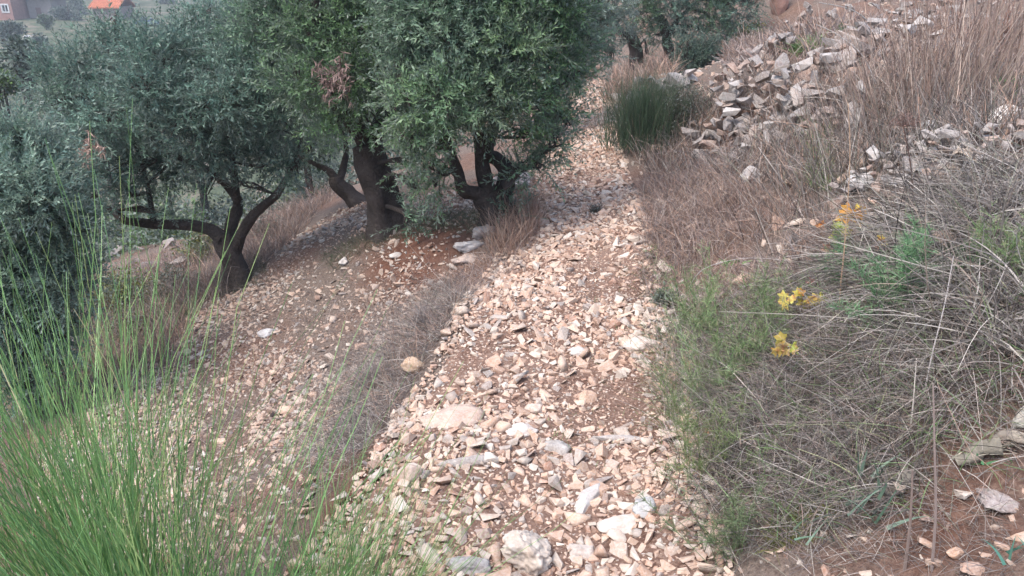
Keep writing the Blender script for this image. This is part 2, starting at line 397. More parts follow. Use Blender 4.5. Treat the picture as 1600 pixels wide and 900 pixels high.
rock('rock', 905, 868, (.095,.09,.07), 'round pale grey stone just right of the large pale boulder', 14, (.52,.46,.41), .8, sink=.3)
rock('rock', 640, 748, (.115,.08,.10), 'blocky pinkish cream stone left of the long grey stone', 15, (.58,.46,.38), .9, .4, sink=.25, cuts=10, amp=.08)
rock('long_stone', 728, 725, (.21,.055,.06), 'long grey rod-like stone lying across the middle of the path', 16, (.36,.33,.31), .8, .15, sink=.3, cuts=5, amp=.1)
rock('long_stone', 972, 692, (.26,.05,.05), 'long pale grey stone bar lying at the right side of the path', 17, (.42,.39,.37), .8, -.12, sink=.25, cuts=5, amp=.09)
rock('long_stone', 918, 785, (.06,.20,.07), 'narrow grey-white slab pointing up the path', 18, (.52,.50,.48), .7, -.5, sink=.2, cuts=5, amp=.08)
rock('flat_stone', 978, 822, (.19,.09,.05), 'flat light slab with a sharp end and grey underside', 19, (.62,.56,.50), .7, .15, sink=.2, cuts=6, amp=.1)
rock('rock', 1008, 798, (.10,.10,.07), 'bluish grey chunk beside the sharp flat slab', 20, (.42,.43,.43), .8, sink=.3)
rock('rock', 1003, 545, (.17,.13,.10), 'pale pinkish rock in the grass at the right path edge', 21, (.62,.53,.46), .8, sink=.3)
rock('rock', 901, 554, (.11,.075,.06), 'smooth pale oval stone halfway up the path', 22, (.60,.56,.52), .8, sink=.2, amp=.07)
rock('rock', 646, 580, (.11,.09,.09), 'orange-brown stone perched where the path edge meets the grey twigs', 23, (.50,.36,.24), .9, sink=.15, amp=.1)
rock('rock', 918, 628, (.08,.075,.07), 'small orange round stone alone on the path', 24, (.52,.35,.25), .9, sink=.2, amp=.08)
rock('rock', 835, 645, (.09,.06,.06), 'pale cream stone above the white wedge stone', 25, (.60,.5,.42), .8, sink=.2)
rock('rock', 815, 678, (.13,.08,.07), 'white wedge-shaped stone with a pink back in mid path', 26, (.66,.60,.55), .8, .4, sink=.25)
rock('rock', 766, 724, (.07,.055,.06), 'small bright white block touching the long grey stone', 27, (.68,.64,.58), .9, sink=.2, cuts=10, amp=.06)
rock('rock', 868, 705, (.12,.08,.06), 'grey mottled flat stone among green weeds on the path', 28, (.38,.36,.34), .8, -.4, sink=.25)
rock('rock', 733, 388, (.27,.13,.13), 'pale rounded rock at the foot of the forked olive, nearest of the line', 29, (.50,.49,.48), .8, .7, sink=.38, amp=.3, cuts=12)
rock('rock', 757, 366, (.26,.13,.15), 'angular grey rock behind the pale rounded rock near the forked olive', 30, (.42,.39,.37), .9, .9, sink=.45, amp=.3, cuts=12)
rock('rock', 728, 405, (.20,.15,.10), 'low pinkish rock half hidden in dry grass below the pale rock', 31, (.43,.34,.29), .8, .4, sink=.55, amp=.3, cuts=12)
rock('rock', 805, 288, (.42,.30,.20), 'broad grey boulder behind the forked olive trunk', 32, (.45,.42,.42), .8, .2, sink=.3)
rock('rock', 843, 352, (.15,.12,.10), 'pinkish block on the path beside the dry grass tuft', 33, (.53,.42,.36), .8, .2, sink=.3)
rock('rock', 618, 402, (.10,.08,.06), 'small white stone on the dark soil under the thick olive', 34, (.58,.55,.51), .8, sink=.2)
rock('rock', 538, 412, (.09,.12,.07), 'white narrow stone at the low end of the grass patch by the thick olive', 35, (.55,.54,.52), .8, .4, sink=.2)
rock('rock', 365, 438, (.10,.08,.10), 'pale stone leaning on the foot of the left olive trunk', 36, (.5,.5,.52), .9, sink=.2)
rock('rock', 420, 522, (.16,.10,.07), 'white flat stone on the left terrace with stony soil', 37, (.52,.52,.52), .8, .4, sink=.3)
rock('rock', 115, 555, (.25,.18,.36), 'upright grey rock behind the green broom stems', 38, (.42,.40,.40), .9, sink=.25)
rock('rock', 1568, 198, (.22,.15,.14), 'bright white angular rock on top of the right bank', 39, (.80,.78,.72), .9, .5, sink=.15, cuts=10, amp=.05)
rock('rock', 1596, 668, (.055,.04,.09), 'pale upright stone at the right edge of the bank', 40, (.55,.53,.46), .9, sink=.2, tilt=(0,.4))
rock('slab', 1595, 752, (.22,.12,.05), 'flat grey weathered slab above the bare red soil', 41, (.31,.27,.26), .7, .2, sink=.62, amp=.14, tilt=(-.1,0), lift=-.035)
rock('rock', 1492, 868, (.045,.032,.036), 'orange block of stone on the bare red soil', 42, (.55,.36,.25), .8, sink=.2, cuts=10, amp=.05)
rock('rock', 1518, 893, (.055,.04,.03), 'flat pinkish stone low on the bare red soil', 43, (.55,.39,.30), .8, .3, sink=.2)
rock('rock', 1172, 282, (.15,.12,.13), 'pale grey stone standing alone in the brown grass', 44, (.46,.45,.44), .9, sink=.2)
rock('rock', 1290, 190, (.22,.15,.14), 'dark-faced stone with a pale top at the end of the rubble heap', 45, (.44,.38,.35), .9, sink=.2)
rock('rock', 1448, 218, (.13,.12,.13), 'silver grey rock perched above the rubble on the bank', 46, (.48,.49,.50), .9, sink=.1)
rock('rock', 1355, 292, (.20,.14,.12), 'grey limestone lump beside the pale rotten log', 47, (.42,.42,.42), .8, sink=.2)
rock('rock', 1215, 20, (.4,.3,.9), 'reddish rock face beyond the trees where the path turns', 48, (.36,.19,.14), 1, sink=.2, cuts=9)
rock('rock', 1003, 128, (.35,.25,.35), 'white rock beyond the dark broom at the bend', 49, (.60,.58,.58), .9, sink=.2)

# fallen dry-stone walls
WS = [hull(random.choice((9, 10, 12)), random.uniform(.35, .65), 700+k, .38) for k in range(18)]
def rubble(name, pxpts, width, heightm, n, label, size=(.05, .13), pal=GREY, spill=.25):
    pts = np.array([G(a, b) for a, b in pxpts]); seg = np.linalg.norm(np.diff(pts[:, :2], axis=0), axis=1); cum = np.concatenate([[0], np.cumsum(seg)])
    e = empty(name, pts[0], label, 'stone wall')
    meshes = [shared(V, F, M['grey_stone'], 'stone', False) for V, F in WS[:14]]
    for k in range(n):
        s = rnd(0, cum[-1]); x = np.interp(s, cum, pts[:, 0]); y = np.interp(s, cum, pts[:, 1])
        lay = rng.random()**1.2; wdt = width*(1-.55*lay) ; dx, dy = rng.normal()*wdt*.5, rng.normal()*wdt*.5
        if rng.random() < spill: dx -= rnd(0, width*1.2); dy -= rnd(0, width*.8); lay *= .15
        r = rnd(*size)*(1.1-.3*lay)
        o = link('stone', meshes[k % 14], e, world=False)
        z = hz(x+dx, y+dy) + lay*heightm + r*.3
        o.location = Vector((x+dx, y+dy, z)) - Vector(tuple(pts[0])); o.rotation_euler = (rng.normal()*.45, rng.normal()*.45, rnd(0, 6.3))
        el = rnd(.9, 1.4); o.scale = (r*el, r*rnd(.8, 1.1), r*rnd(.7, 1.15))
    return e
rubble('rubble_wall', [(1118,238),(1125,200),(1165,180),(1230,190)], .22, .42, 140, 'collapsed grey stone wall at the right of the dark broom', (.03,.08))
rubble('rubble_wall', [(1230,175),(1290,185),(1330,180)], .25, .15, 45, 'low scatter of wall stones with orange earth beside the collapsed wall', (.035,.09))
rubble('rubble_wall', [(1150,95),(1210,92),(1260,85)], .25, .18, 42, 'low pale stone wall line below the upper slope', (.04,.09))
rubble('rubble_wall', [(1275,108),(1310,100),(1330,92)], .3, .15, 35, 'short run of flat tan stones between two wall lines', (.05,.13))
rubble('rubble_wall', [(1335,85),(1380,80),(1440,85)], .35, .22, 42, 'grey wall stones in front of the tall dry reeds', (.04,.10))
rubble('rubble_wall', [(1240,60),(1330,40),(1430,35),(1520,30),(1600,25)], .6, .35, 105, 'long ruined terrace wall along the top of the slope', (.04,.085))
rubble('rubble_wall', [(1340,310),(1380,280),(1440,265),(1490,250),(1560,240),(1600,235)], .22, .16, 130, 'tumbled grey rubble among dead stems on the near bank', (.018,.05))
rubble('rubble_wall', [(170,398),(240,392),(320,400)], .8, .3, 90, 'grey stony terrace edge beneath the left olive crown', (.05,.14))
rubble('rubble_wall', [(985,152),(1020,140),(1060,140)], .3, .15, 30, 'pale wall stones beyond the brown shrub mound', (.06,.14))

# ------------------------------------------------------------------ plants: shared builders
def strands(base, d0, L, r, bend=0.0, droop=0.0, segs=4, sides=2, col=None, tipw=.3, wob=0.0):
    """many thin curved stems in one go: base (n,3), d0 (n,3) start direction, L, r (n,)"""
    n = len(base); d0 = unit(d0); L = np.broadcast_to(L, (n,)).astype(float); r = np.broadcast_to(r, (n,)).astype(float)
    side = unit(np.cross(d0, rng.normal(size=(n, 3)))); b2 = unit(np.cross(d0, side))
    t = np.linspace(0, 1, segs+1)[None, :, None]
    bd = side*(rng.normal(size=(n, 1))*bend)
    Pn = base[:, None] + d0[:, None]*L[:, None, None]*t + (bd*L[:, None])[:, None]*t**2 + np.array([0, 0, -1])*(np.broadcast_to(droop, (n,))*L)[:, None, None]*t**2
    if wob: 
        wv = rng.normal(size=Pn.shape)*wob*L[:, None, None]; wv[:, 0] = 0; Pn = Pn + wv
    rr = r[:, None, None]*(1-(1-tipw)*t)
    idx = np.arange(n)[:, None, None]*( (segs+1)*sides )
    if sides == 2:
        V = np.stack([Pn - b2[:, None]*rr, Pn + b2[:, None]*rr], 2)
        k = np.arange(segs)[None, :, None]*2
        F = (idx + k + np.array([0, 1, 3, 2])[None, None]).reshape(-1, 4)
    else:
        ang = np.arange(sides)*2*math.pi/sides
        V = np.stack([Pn + (side[:, None]*math.cos(a) + b2[:, None]*math.sin(a))*rr for a in ang], 2)
        Fl = []
        for a in range(sides):
            q = np.array([a, (a+1) % sides, (a+1) % sides + sides, a + sides])
            Fl.append((idx + np.arange(segs)[None, :, None]*sides + q[None, None]).reshape(-1, 4))
        F = np.concatenate(Fl)
    C = None
    if col is not None: C = np.repeat(col, (segs+1)*sides, 0)
    return V.reshape(-1, 3), F, C, Pn
class Acc:
    def __init__(s): s.V, s.F, s.C, s.n = [], {}, [], 0
    def add(s, V, F, C):
        s.V.append(V); s.F.setdefault(F.shape[1], []).append(F+s.n); s.C.append(np.broadcast_to(C, (len(V), 3))); s.n += len(V)
    def st(s, *a, **k):
        V, F, C, Pn = strands(*a, **k); s.add(V, F, C); return Pn
    def link(s, name, mat, parent=None, smooth=False):
        return link(name, mesh(name, np.concatenate(s.V), [np.concatenate(f) for f in s.F.values()], mat, np.concatenate(s.C), smooth), parent)
def tube(pts, rad, sides=8, knob=0.0, flute=0.0, seed=0, sub=4, cap=True):
    """a limb along a smoothed polyline; knobbly when knob > 0"""
    pts = np.array(pts, float); n = len(pts); rad = np.array(rad, float)
    tt = np.linspace(0, n-1, (n-1)*sub+1); Q = []
    for t in tt:                                          # Catmull-Rom
        i = min(int(t), n-2); f = t-i; p0, p1, p2, p3 = pts[max(i-1, 0)], pts[i], pts[i+1], pts[min(i+2, n-1)]
        Q.append(.5*((2*p1)+(-p0+p2)*f+(2*p0-5*p1+4*p2-p3)*f*f+(-p0+3*p1-3*p2+p3)*f**3))
    Q = np.array(Q); rr = np.interp(tt, np.arange(n), rad)
    T = unit(np.gradient(Q, axis=0)); ref = np.array([0, 1, 0.]) if abs(T[0] @ np.array([0, 1, 0.])) < .9 else np.array([1, 0, 0.])
    A = unit(ref - T[0]*(ref @ T[0])); V = []
    for k in range(len(Q)):
        A = unit(A - T[k]*(A @ T[k])); B = np.cross(T[k], A)
        for a in range(sides):
            th = 2*math.pi*a/sides; d = A*math.cos(th)+B*math.sin(th); q = 1.0
            if knob:
                q += knob*mnoise.noise(Vector(d*1.3)*1.0 + Vector(Q[k]*5) + Vector((seed, 0, 0)))*1.6
                q += flute*math.sin(th*3+seed+Q[k][2]*2.5) + flute*.6*math.sin(th*5+seed*2-Q[k][2]*3)
            V.append(Q[k]+d*rr[k]*q)
    V = np.array(V); m_ = len(Q); F = []
    for k in range(m_-1):
        for a in range(sides):
            F.append([k*sides+a, k*sides+(a+1) % sides, (k+1)*sides+(a+1) % sides, (k+1)*sides+a])
    V = np.concatenate([V, [Q[-1]]]); T3 = [[(m_-1)*sides+a, (m_-1)*sides+(a+1) % sides, len(V)-1] for a in range(sides)]
    return V, np.array(F), np.array(T3), Q
def tube_into(acc, pts, rad, color, **k):
    V, F, T3, Q = tube(pts, rad, **k)
    n_ = np.array([mnoise.noise(Vector(v*9)) for v in V]) if k.get('knob') else np.zeros(len(V))
    C = np.array(color)*(1+.45*n_[:, None]); o = acc.n; acc.add(V, F, C); acc.F.setdefault(3, []).append(T3+o); return Q

# olive shoots: a stem with paired narrow leaves
def shoot(seed, nn=10, L=.185, leafL=.044, leafW=.0056):
    rs = np.random.default_rng(seed); V, F, kind = [], [], []; n = 0
    bend = rs.normal(size=2)*.12
    def c(t): return np.array([bend[0]*t*t*L, bend[1]*t*t*L, L*t])
    for k in range(2):
        a, b = c(k/2), c((k+1)/2); w_ = .0014
        V += [a+[w_, 0, 0], a-[w_, 0, 0], b-[w_, 0, 0], b+[w_, 0, 0]]; F.append([n, n+1, n+2, n+3]); n += 4; kind += [0]*4
    for i in range(nn):
        t = .12+.88*i/(nn-1); p = c(t); th0 = i*math.pi/2 + rs.normal()*.3
        for s in (0, math.pi):
            if rs.random() < .08: continue
            th = th0+s+rs.normal()*.25; el = rs.uniform(.45, 1.15) if i < nn-1 else .3
            d = np.array([math.cos(th)*math.sin(el), math.sin(th)*math.sin(el), math.cos(el)])
            sd_ = unit(np.cross(d, [0, 0, 1.]) + rs.normal(size=3)*.35); l = leafL*rs.uniform(.7, 1.15)*(1-.25*t); w_ = leafW*rs.uniform(.8, 1.2)
            m_ = p + d*l*.5 + np.array([0, 0, .05*l])
            V += [p, m_+sd_*w_, p+d*l, m_-sd_*w_]; F.append([n, n+1, n+2, n+3]); n += 4; kind += [1+(i*2+int(s > 0))]*4
    return np.array(V), np.array(F), np.array(kind)
SH = [shoot(500+k) for k in range(6)]
def frames(D):
    D = unit(D); a = unit(np.cross(D, rng.normal(size=D.shape))); b = np.cross(D, a); return np.stack([a, b, D], 2)
def shoots_into(acc, Pp, D, scale, cols, templ=None, jit=.22):
    templ = templ or SH; n = len(Pp); which = rng.integers(0, len(templ), n); Fm = frames(D)
    for k, (V, F, kd) in enumerate(templ):
        ix = np.nonzero(which == k)[0]
        if not len(ix): continue
        X = np.einsum('nij,vj->nvi', Fm[ix], V)*scale[ix, None, None] + Pp[ix, None]
        nl = kd.max()+1; lj = 1 + rng.normal(size=(len(ix), nl, 1))*jit; lj[:, 0] = .6
        pale = (rng.random((len(ix), nl, 1)) < .24)*rng.random((len(ix), nl, 1))
        C = cols[ix][:, None]*np.clip(lj, .4, 1.8)[:, kd] ; C = C*(1-.55*pale[:, kd]) + np.array([.30,.39,.31])*.55*pale[:, kd]
        Fk = (F[None] + (np.arange(len(ix))*len(V))[:, None, None]).reshape(-1, 4)
        acc.add(X.reshape(-1, 3), Fk, C.reshape(-1, 3))

BARK = (.105,.088,.080)
def olive(name, label, base_px, Y0, limbs, clumps, n_shoots, leafcols, group=None, cat='olive tree', shoot_scale=1.0, trunk_rad=None, base=None, extra_dead=0, under=.0):
    """limbs: list of (name, [(px,py,dY)], r0, r1); clumps: (px,py,rad_px,dY)"""
    b = base if base is not None else G(*base_px); Y0 = b[1] if Y0 is None else Y0
    t = empty(name, b, label, cat, group); lines = []
    for li, (nm, pts, r0, r1) in enumerate(limbs):
        Pq = [W(x, y, Y0+dy) for x, y, dy in pts]
        if nm == 'trunk': Pq[0] = np.array([Pq[0][0], Pq[0][1], hz(Pq[0][0], Pq[0][1])-.06])
        rad = np.linspace(r0, r1, len(Pq))
        if nm == 'trunk': rad[0] *= 1.45
        a = Acc(); Q = tube_into(a, Pq, rad, BARK, sides=20 if nm == 'trunk' else 10, knob=.26, flute=.11 if nm == 'trunk' else .05, seed=li*3.1+b[0], sub=7 if nm == 'trunk' else 4)
        o = a.link(nm, M['bark'], t, smooth=True); lines.append(Q)
    allp = np.concatenate(lines)
    cl = [(W(x, y, Y0+dy), max(r_*S(Y0+dy, y)*.92-.075, .06)) for x, y, r_, dy in clumps]
    br = Acc(); subpts = []
    for c, r_ in cl:
        d2 = ((allp-c)**2).sum(1) + .6*np.maximum(0, allp[:, 2]-c[2]); s = allp[np.argmin(d2)]
        mid = (s+c)/2 + rng.normal(size=3)*.10 + [0, 0, .06]; r0 = .012+.012*np.linalg.norm(c-s)
        Q = tube_into(br, [s, mid, c], [r0, r0*.75, .008], BARK, sides=5, sub=4)
        for q in range(9):
            e = c + unit(rng.normal(size=3))*r_*rnd(.6, 1.0)*[1, 1, .85]; s2 = Q[rng.integers(3, len(Q))]
            Q2 = tube_into(br, [s2, (s2+e)/2+rng.normal(size=3)*.05*r_+[0, 0, .04], e], [.007, .005, .0025], BARK, sides=4, sub=2); subpts.append(Q2)
    br.link('branches', M['bark'], t)['kind'] = 'stuff'
    vol = np.array([r_**2 for _, r_ in cl]); cnt = np.maximum(6, (n_shoots*vol/vol.sum())).astype(int)
    ac = Acc(); Ps, Ds, Cs = [], [], []
    for (c, r_), k in zip(cl, cnt):
        u = unit(rng.normal(size=(k, 3))); rad = rng.random((k, 1))**(1/2.1); rag = rng.random((k, 1)) < .09; rad = np.where(rag, 1+.5*rng.random((k, 1))**1.5, rad)
        p = c + u*rad*r_*np.array([1.05, 1.05, .85])
        d = u*.75 + rng.normal(size=(k, 3))*.55 + np.array([0, 0, .35])
        low = (u[:, 2] < -.2) & (rng.random(k) < .5); d[low, 2] -= .7
        tone = np.clip(rng.normal(1, .16), .7, 1.35); hue = leafcols[rng.integers(len(leafcols))]
        cc = np.array(hue)*1.68*tone*(1+rng.normal(size=(k, 1))*.12)
        cc = cc*(1+np.clip(rad-.75, -.2, .3)*np.array([.5,.4,.2]))       # leaves get paler and warmer towards the outside of each clump
        Ps.append(p); Ds.append(d); Cs.append(cc)
    Ps, Ds, Cs = map(np.concatenate, (Ps, Ds, Cs))
    gz = h(Ps[:, 0], Ps[:, 1]); ok = Ps[:, 2] > gz+.1; Ps, Ds, Cs = Ps[ok], Ds[ok], Cs[ok]
    shoots_into(ac, Ps, Ds, rng.uniform(.75, 1.25, len(Ps))*shoot_scale, np.clip(Cs, .01, .8))
    ac.link('crown', M['leaf'], t)['kind'] = 'stuff'
    return t
OLV = [(.078,.130,.078),(.088,.140,.090),(.062,.108,.066),(.092,.155,.080),(.10,.150,.10)]
OLB = [(.072,.120,.092),(.062,.105,.082),(.086,.138,.108),(.058,.098,.068)]
OLG = [(.088,.152,.068),(.080,.145,.062),(.10,.158,.080),(.070,.12,.058),(.095,.14,.085)]
# left olive
olive('olive_tree', 'olive tree standing lowest on the left slope, low forked trunk and wide bluish crown', (375,445), None,
 [('trunk', [(376,447,0),(368,415,0),(358,388,0),(350,370,.02)], .11, .085),
  ('limb', [(352,378,0),(325,358,.1),(290,352,.15),(240,350,.1),(195,345,-.1)], .07, .028),
  ('limb', [(366,400,0),(378,365,-.05),(400,332,-.1),(432,305,-.2),(450,270,-.2)], .055, .022),
  ('limb', [(356,380,.05),(362,345,.1),(372,315,.2),(340,275,.25),(300,255,.3),(262,238,.3)], .055, .018),
  ('limb', [(372,318,.15),(368,290,.1),(362,240,0),(350,190,0)], .035, .012),
  ('limb', [(345,285,.25),(322,240,.2),(300,205,.1),(262,180,0)], .026, .01),
  ('limb', [(195,345,-.1),(160,320,-.1),(120,300,-.2),(80,290,-.3)], .026, .008),
  ('limb', [(240,350,.1),(232,300,.1),(220,250,0),(200,200,0)], .024, .008),
  ('limb', [(262,238,.3),(230,190,.2),(190,130,.2),(180,80,.2)], .016, .006)],
 [(120,130,75,0),(180,75,55,.2),(250,90,70,-.2),(320,110,80,.3),(390,130,75,-.2),(165,190,70,-.3),(240,180,65,.2),(300,200,65,-.4),(370,210,60,.3),(430,180,65,-.3),(425,245,45,.2),(120,250,50,.2),(185,270,55,-.2),(250,265,50,.3),(330,245,45,-.3),(455,265,38,-.3),(100,200,45,.3),(150,320,32,-.1),(255,335,26,-.2),(395,80,70,.1),(230,140,60,-.5),(350,160,60,-.5),(90,160,40,-.4),(300,60,50,.4),(380,290,28,-.3),(200,305,30,0),(110,300,30,-.2),(320,300,22,.3),(420,20,70,.4),(340,30,50,.5)],
 5200, OLB)
# thick olive and its leaning neighbour
olive('olive_tree', 'leaning olive trunk bent to the left just behind the thick-trunked olive', (562,318), None,
 [('trunk', [(566,322,0),(548,305,0),(530,290,0),(524,276,0)], .085, .06),
  ('limb', [(530,290,0),(515,268,0),(490,255,0),(455,240,0)], .045, .015),
  ('limb', [(530,285,0),(538,255,.1),(540,225,.1),(520,170,0)], .04, .012)],
 [(480,230,45,0),(450,200,55,.3),(520,200,50,0),(430,130,65,.3),(490,140,60,.4),(455,60,70,.4),(550,170,50,.5),(470,262,22,.1),(390,190,45,.5),(500,0,70,.5),(440,-60,70,.4)],
 1500, OLV)
olive('olive_tree', 'olive tree with the thickest dark split trunk, in the middle of the row', (608,358), None,
 [('trunk', [(606,360,0),(598,325,0),(590,290,0),(580,255,0),(572,225,0)], .125, .10),
  ('trunk', [(618,352,.12),(612,320,.08),(600,285,.05),(588,255,0)], .10, .08),
  ('limb', [(572,228,0),(545,180,-.1),(505,110,-.2),(480,20,-.2)], .075, .03),
  ('limb', [(576,232,0),(600,180,.1),(625,110,.1),(640,20,0)], .07, .03),
  ('limb', [(505,110,-.2),(500,70,-.2),(495,10,-.3),(500,-80,-.3)], .04, .02),
  ('limb', [(545,180,-.1),(520,150,-.4),(490,125,-.5)], .03, .01)],
 [(500,60,75,-.2),(565,50,80,-.2),(470,130,55,-.4),(540,130,65,-.4),(610,120,65,0),(515,190,42,-.3),(575,190,36,-.4),(630,215,38,-.4),(640,255,26,-.5),(655,180,50,-.2),(430,40,75,.1),(460,-30,80,0),(540,-40,90,-.1),(620,-30,90,0),(560,-140,100,0),(470,-130,80,0),(655,300,18,-.5),(640,345,10,-.6),(610,0,70,-.3)],
 4700, OLV+OLG)
# forked olive by the path
olive('olive_tree', 'olive tree beside the path with three curved stems and a bright green crown', (778,350), None,
 [('trunk', [(780,353,0),(776,330,0),(768,312,0),(762,300,0)], .135, .10),
  ('limb', [(768,312,0),(748,302,-.05),(725,296,-.1),(716,270,-.1),(704,240,-.1),(690,190,-.1)], .06, .03),
  ('limb', [(764,305,0),(758,280,0),(752,240,0),(748,200,0),(735,130,-.1),(725,50,-.1)], .062, .028),
  ('limb', [(778,318,.02),(789,290,.05),(790,265,.05),(778,250,.05),(762,236,.05),(775,190,.1),(810,110,.1),(825,20,.1)], .07, .025),
  ('limb', [(775,190,.1),(810,160,.0),(850,140,-.1),(880,130,-.2)], .03, .01),
  ('limb', [(690,190,-.1),(660,150,-.2),(630,100,-.3)], .028, .01)],
 [(650,100,65,-.3),(715,70,70,-.5),(790,80,75,-.4),(855,90,60,0),(640,165,55,-.5),(700,160,60,-.6),(765,150,65,-.5),(825,165,55,-.3),(870,170,40,-.1),(655,225,42,-.5),(710,200,36,-.5),(765,190,34,-.4),(825,215,34,-.2),(868,225,30,-.2),(672,262,26,-.4),(885,195,24,0),(845,262,16,-.2),(815,268,12,-.2),(680,292,14,-.3),(700,10,75,-.4),(780,0,80,-.3),(860,20,70,0),(640,20,70,-.3),(750,-90,110,-.2),(860,-80,90,0),(650,-90,90,-.2),(910,60,45,.3),(900,120,35,.2),(760,-180,90,0),(800,330,8,-.1)],
 6000, OLG+OLV)
# bush-like olive on the left edge
olive('olive_tree', 'low bushy olive with silvery leaves at the left edge, behind the green broom', None, 4.4,
 [('trunk', [(50,640,0),(45,540,0),(50,470,0),(40,420,0)], .05, .035), ('limb', [(45,500,0),(80,430,0),(95,370,.1)], .022, .008),
  ('limb', [(45,470,0),(20,400,0),(15,330,0)], .022, .008)],
 [(30,420,85,0),(90,440,65,-.1),(20,340,80,-.1),(85,350,66,-.1),(40,270,72,-.1),(95,290,45,.1),(20,230,55,0),(75,235,42,.1),(115,340,40,0),(60,310,60,-.3),(10,300,60,-.3),(-50,380,90,0),(10,490,55,-.1),(70,500,50,0),(120,400,30,.2),(30,215,40,.3),(-60,280,80,.2),(125,460,25,.1),(-10,250,50,.2),(60,240,28,.2),(110,510,22,0),(-80,480,80,0),(40,540,50,0),(90,530,32,0),(0,560,50,.1),(30,600,50,-.1),(85,590,40,0),(60,640,36,-.1)],
 5000, [(.10,.155,.12),(.115,.17,.13),(.085,.135,.095)], base=np.array([W(50,640,4.4)[0], 4.4, hz(W(50,640,4.4)[0], 4.4)]), shoot_scale=.95)
# silvery olive hanging over the path, then the far ones by the bend
olive('olive_tree', 'silvery olive crown overhanging the path behind the bright green olive', None, 8.6,
 [('trunk', [(850,215,0),(855,170,0),(858,130,0)], .12, .1), ('limb', [(858,130,0),(890,70,0),(930,20,0)], .06, .02), ('limb', [(858,130,0),(840,60,0),(845,0,0)], .06, .02)],
 [(905,40,45,0),(945,40,40,0),(930,80,32,0),(955,92,20,0),(900,95,35,0),(940,0,55,0),(880,0,55,.2),(850,60,50,.3),(890,130,25,.1),(900,-60,70,.2),(980,60,20,.2)],
 1900, [(.14,.18,.15),(.12,.16,.13),(.16,.20,.17)], base=np.array([W(850,215,8.6)[0], 8.6, hz(W(850,215,8.6)[0], 8.6)]))
olive('olive_tree', 'hazy grey-green olive beyond the path bend with two thin dark trunks', None, 13.0,
 [('trunk', [(1062,128,0),(1050,95,0),(1042,60,0),(1036,30,0)], .10, .06), ('trunk', [(1000,112,.3),(992,80,.3),(986,50,.2)], .11, .08),
  ('limb', [(1042,60,0),(1060,30,0),(1090,0,0)], .05, .02), ('limb', [(1036,30,0),(1010,0,0),(1000,-40,0)], .05, .02)],
 [(1000,20,40,0),(1050,15,45,0),(1105,15,40,0),(1150,15,38,0),(1025,55,25,0),(1075,55,28,0),(1120,50,30,0),(980,60,22,.2),(1180,5,22,0),(1000,-40,60,0),(1090,-50,70,0),(1160,-30,40,0),(1010,85,14,0),(1140,60,22,.2)],
 2400, OLB+OLV, base=np.array([*W(1062,128,13.0)[:2], hz(*W(1062,128,13.0)[:2])]), shoot_scale=1.25)
olive('olive_tree', 'dark rounded bushy olive sprouting low at the right of the bend', None, 12.3,
 [('trunk', [(1098,150,0),(1096,125,0),(1094,105,0)], .06, .04)],
 [(1095,105,26,0),(1075,95,22,0),(1112,92,22,0),(1095,80,26,0),(1085,120,15,0),(1105,125,12,0),(1125,80,18,.1),(1065,70,16,0)],
 900, [(.045,.075,.055),(.05,.085,.06)], cat='bush', base=np.array([*W(1098,150,12.3)[:2], hz(*W(1098,150,12.3)[:2])]), shoot_scale=1.1)

# trees farther down the valley: coarser leaves
def leafball(acc, cs, n, size, cols, flatz=.85):
    for c, r_ in cs:
        k = max(8, int(n*r_**2/sum(q[1]**2 for q in cs))); u = unit(rng.normal(size=(k, 3))); rad = rng.random((k, 1))**(1/2.4)
        p = c+u*rad*r_*[1, 1, flatz]; d = unit(u+rng.normal(size=(k, 3))*.8); s = unit(np.cross(d, rng.normal(size=(k, 3)))); l = size*rng.uniform(.6, 1.3, (k, 1))
        V = np.stack([p, p+d*l*.5+s*l*.26, p+d*l, p+d*l*.5-s*l*.26], 1).reshape(-1, 3); F = np.arange(4*k).reshape(-1, 4)
        cc = np.array(cols[rng.integers(len(cols))])*np.clip(1+rng.normal(size=(k, 1))*.3+.1*rng.normal(), .4, 1.9); acc.add(V, F, np.repeat(cc, 4, 0))
def far_tree(name, label, px, py, Y, rpx, n, leaf, cols, trunk_px=0, group=None, cat='tree', sq=.9):
    c = W(px, py, Y); r_ = rpx*S(Y, py); g = hz(c[0], c[1])
    t = empty(name, (c[0], c[1], g), label, cat, group)
    cz = max(c[2], g+r_*.8); a = Acc(); c = np.array([c[0], c[1], cz])
    tube_into(a, [[c[0], c[1], g-.2], [c[0]+.05*r_, c[1], (g+cz)/2], [c[0], c[1], cz]], [.10*r_, .07*r_, .04*r_], BARK, sides=7)
    for k in range(5):
        e = c+unit(rng.normal(size=3)+[0, 0, .6])*r_*.7; tube_into(a, [[c[0], c[1], (g+2*cz)/3], (c+e)/2, e], [.045*r_, .03*r_, .015*r_], BARK, sides=5, sub=2)
    a.link('trunk', M['bark'], t, True)
    cs = [(c+rng.normal(size=3)*r_*.18, r_*.72)] + [(c+unit(rng.normal(size=3)+[0, 0, .25])*r_*rnd(.45, .75)*[1, 1, sq], r_*rnd(.3, .48)) for _ in range(9)]
    b = Acc(); leafball(b, cs, n, leaf, cols); b.link('crown', M['leaf'], t)['kind'] = 'stuff'
FB = [(.055,.085,.062),(.065,.095,.07),(.05,.075,.06)]
FG = [(.075,.12,.05),(.09,.14,.055)]
far_tree('olive_tree', 'greyish olive crown low in the valley nearest the left edge', 30, 95, 30, 52, 3600, .16, FB)
far_tree('olive_tree', 'dark bluish olive in the valley just below the pink house', 14, 52, 95, 24, 2200, .34, FB)
far_tree('olive_tree', 'bluish olive in the valley below the bare earth bank', 60, 74, 80, 22, 2000, .26, FB)
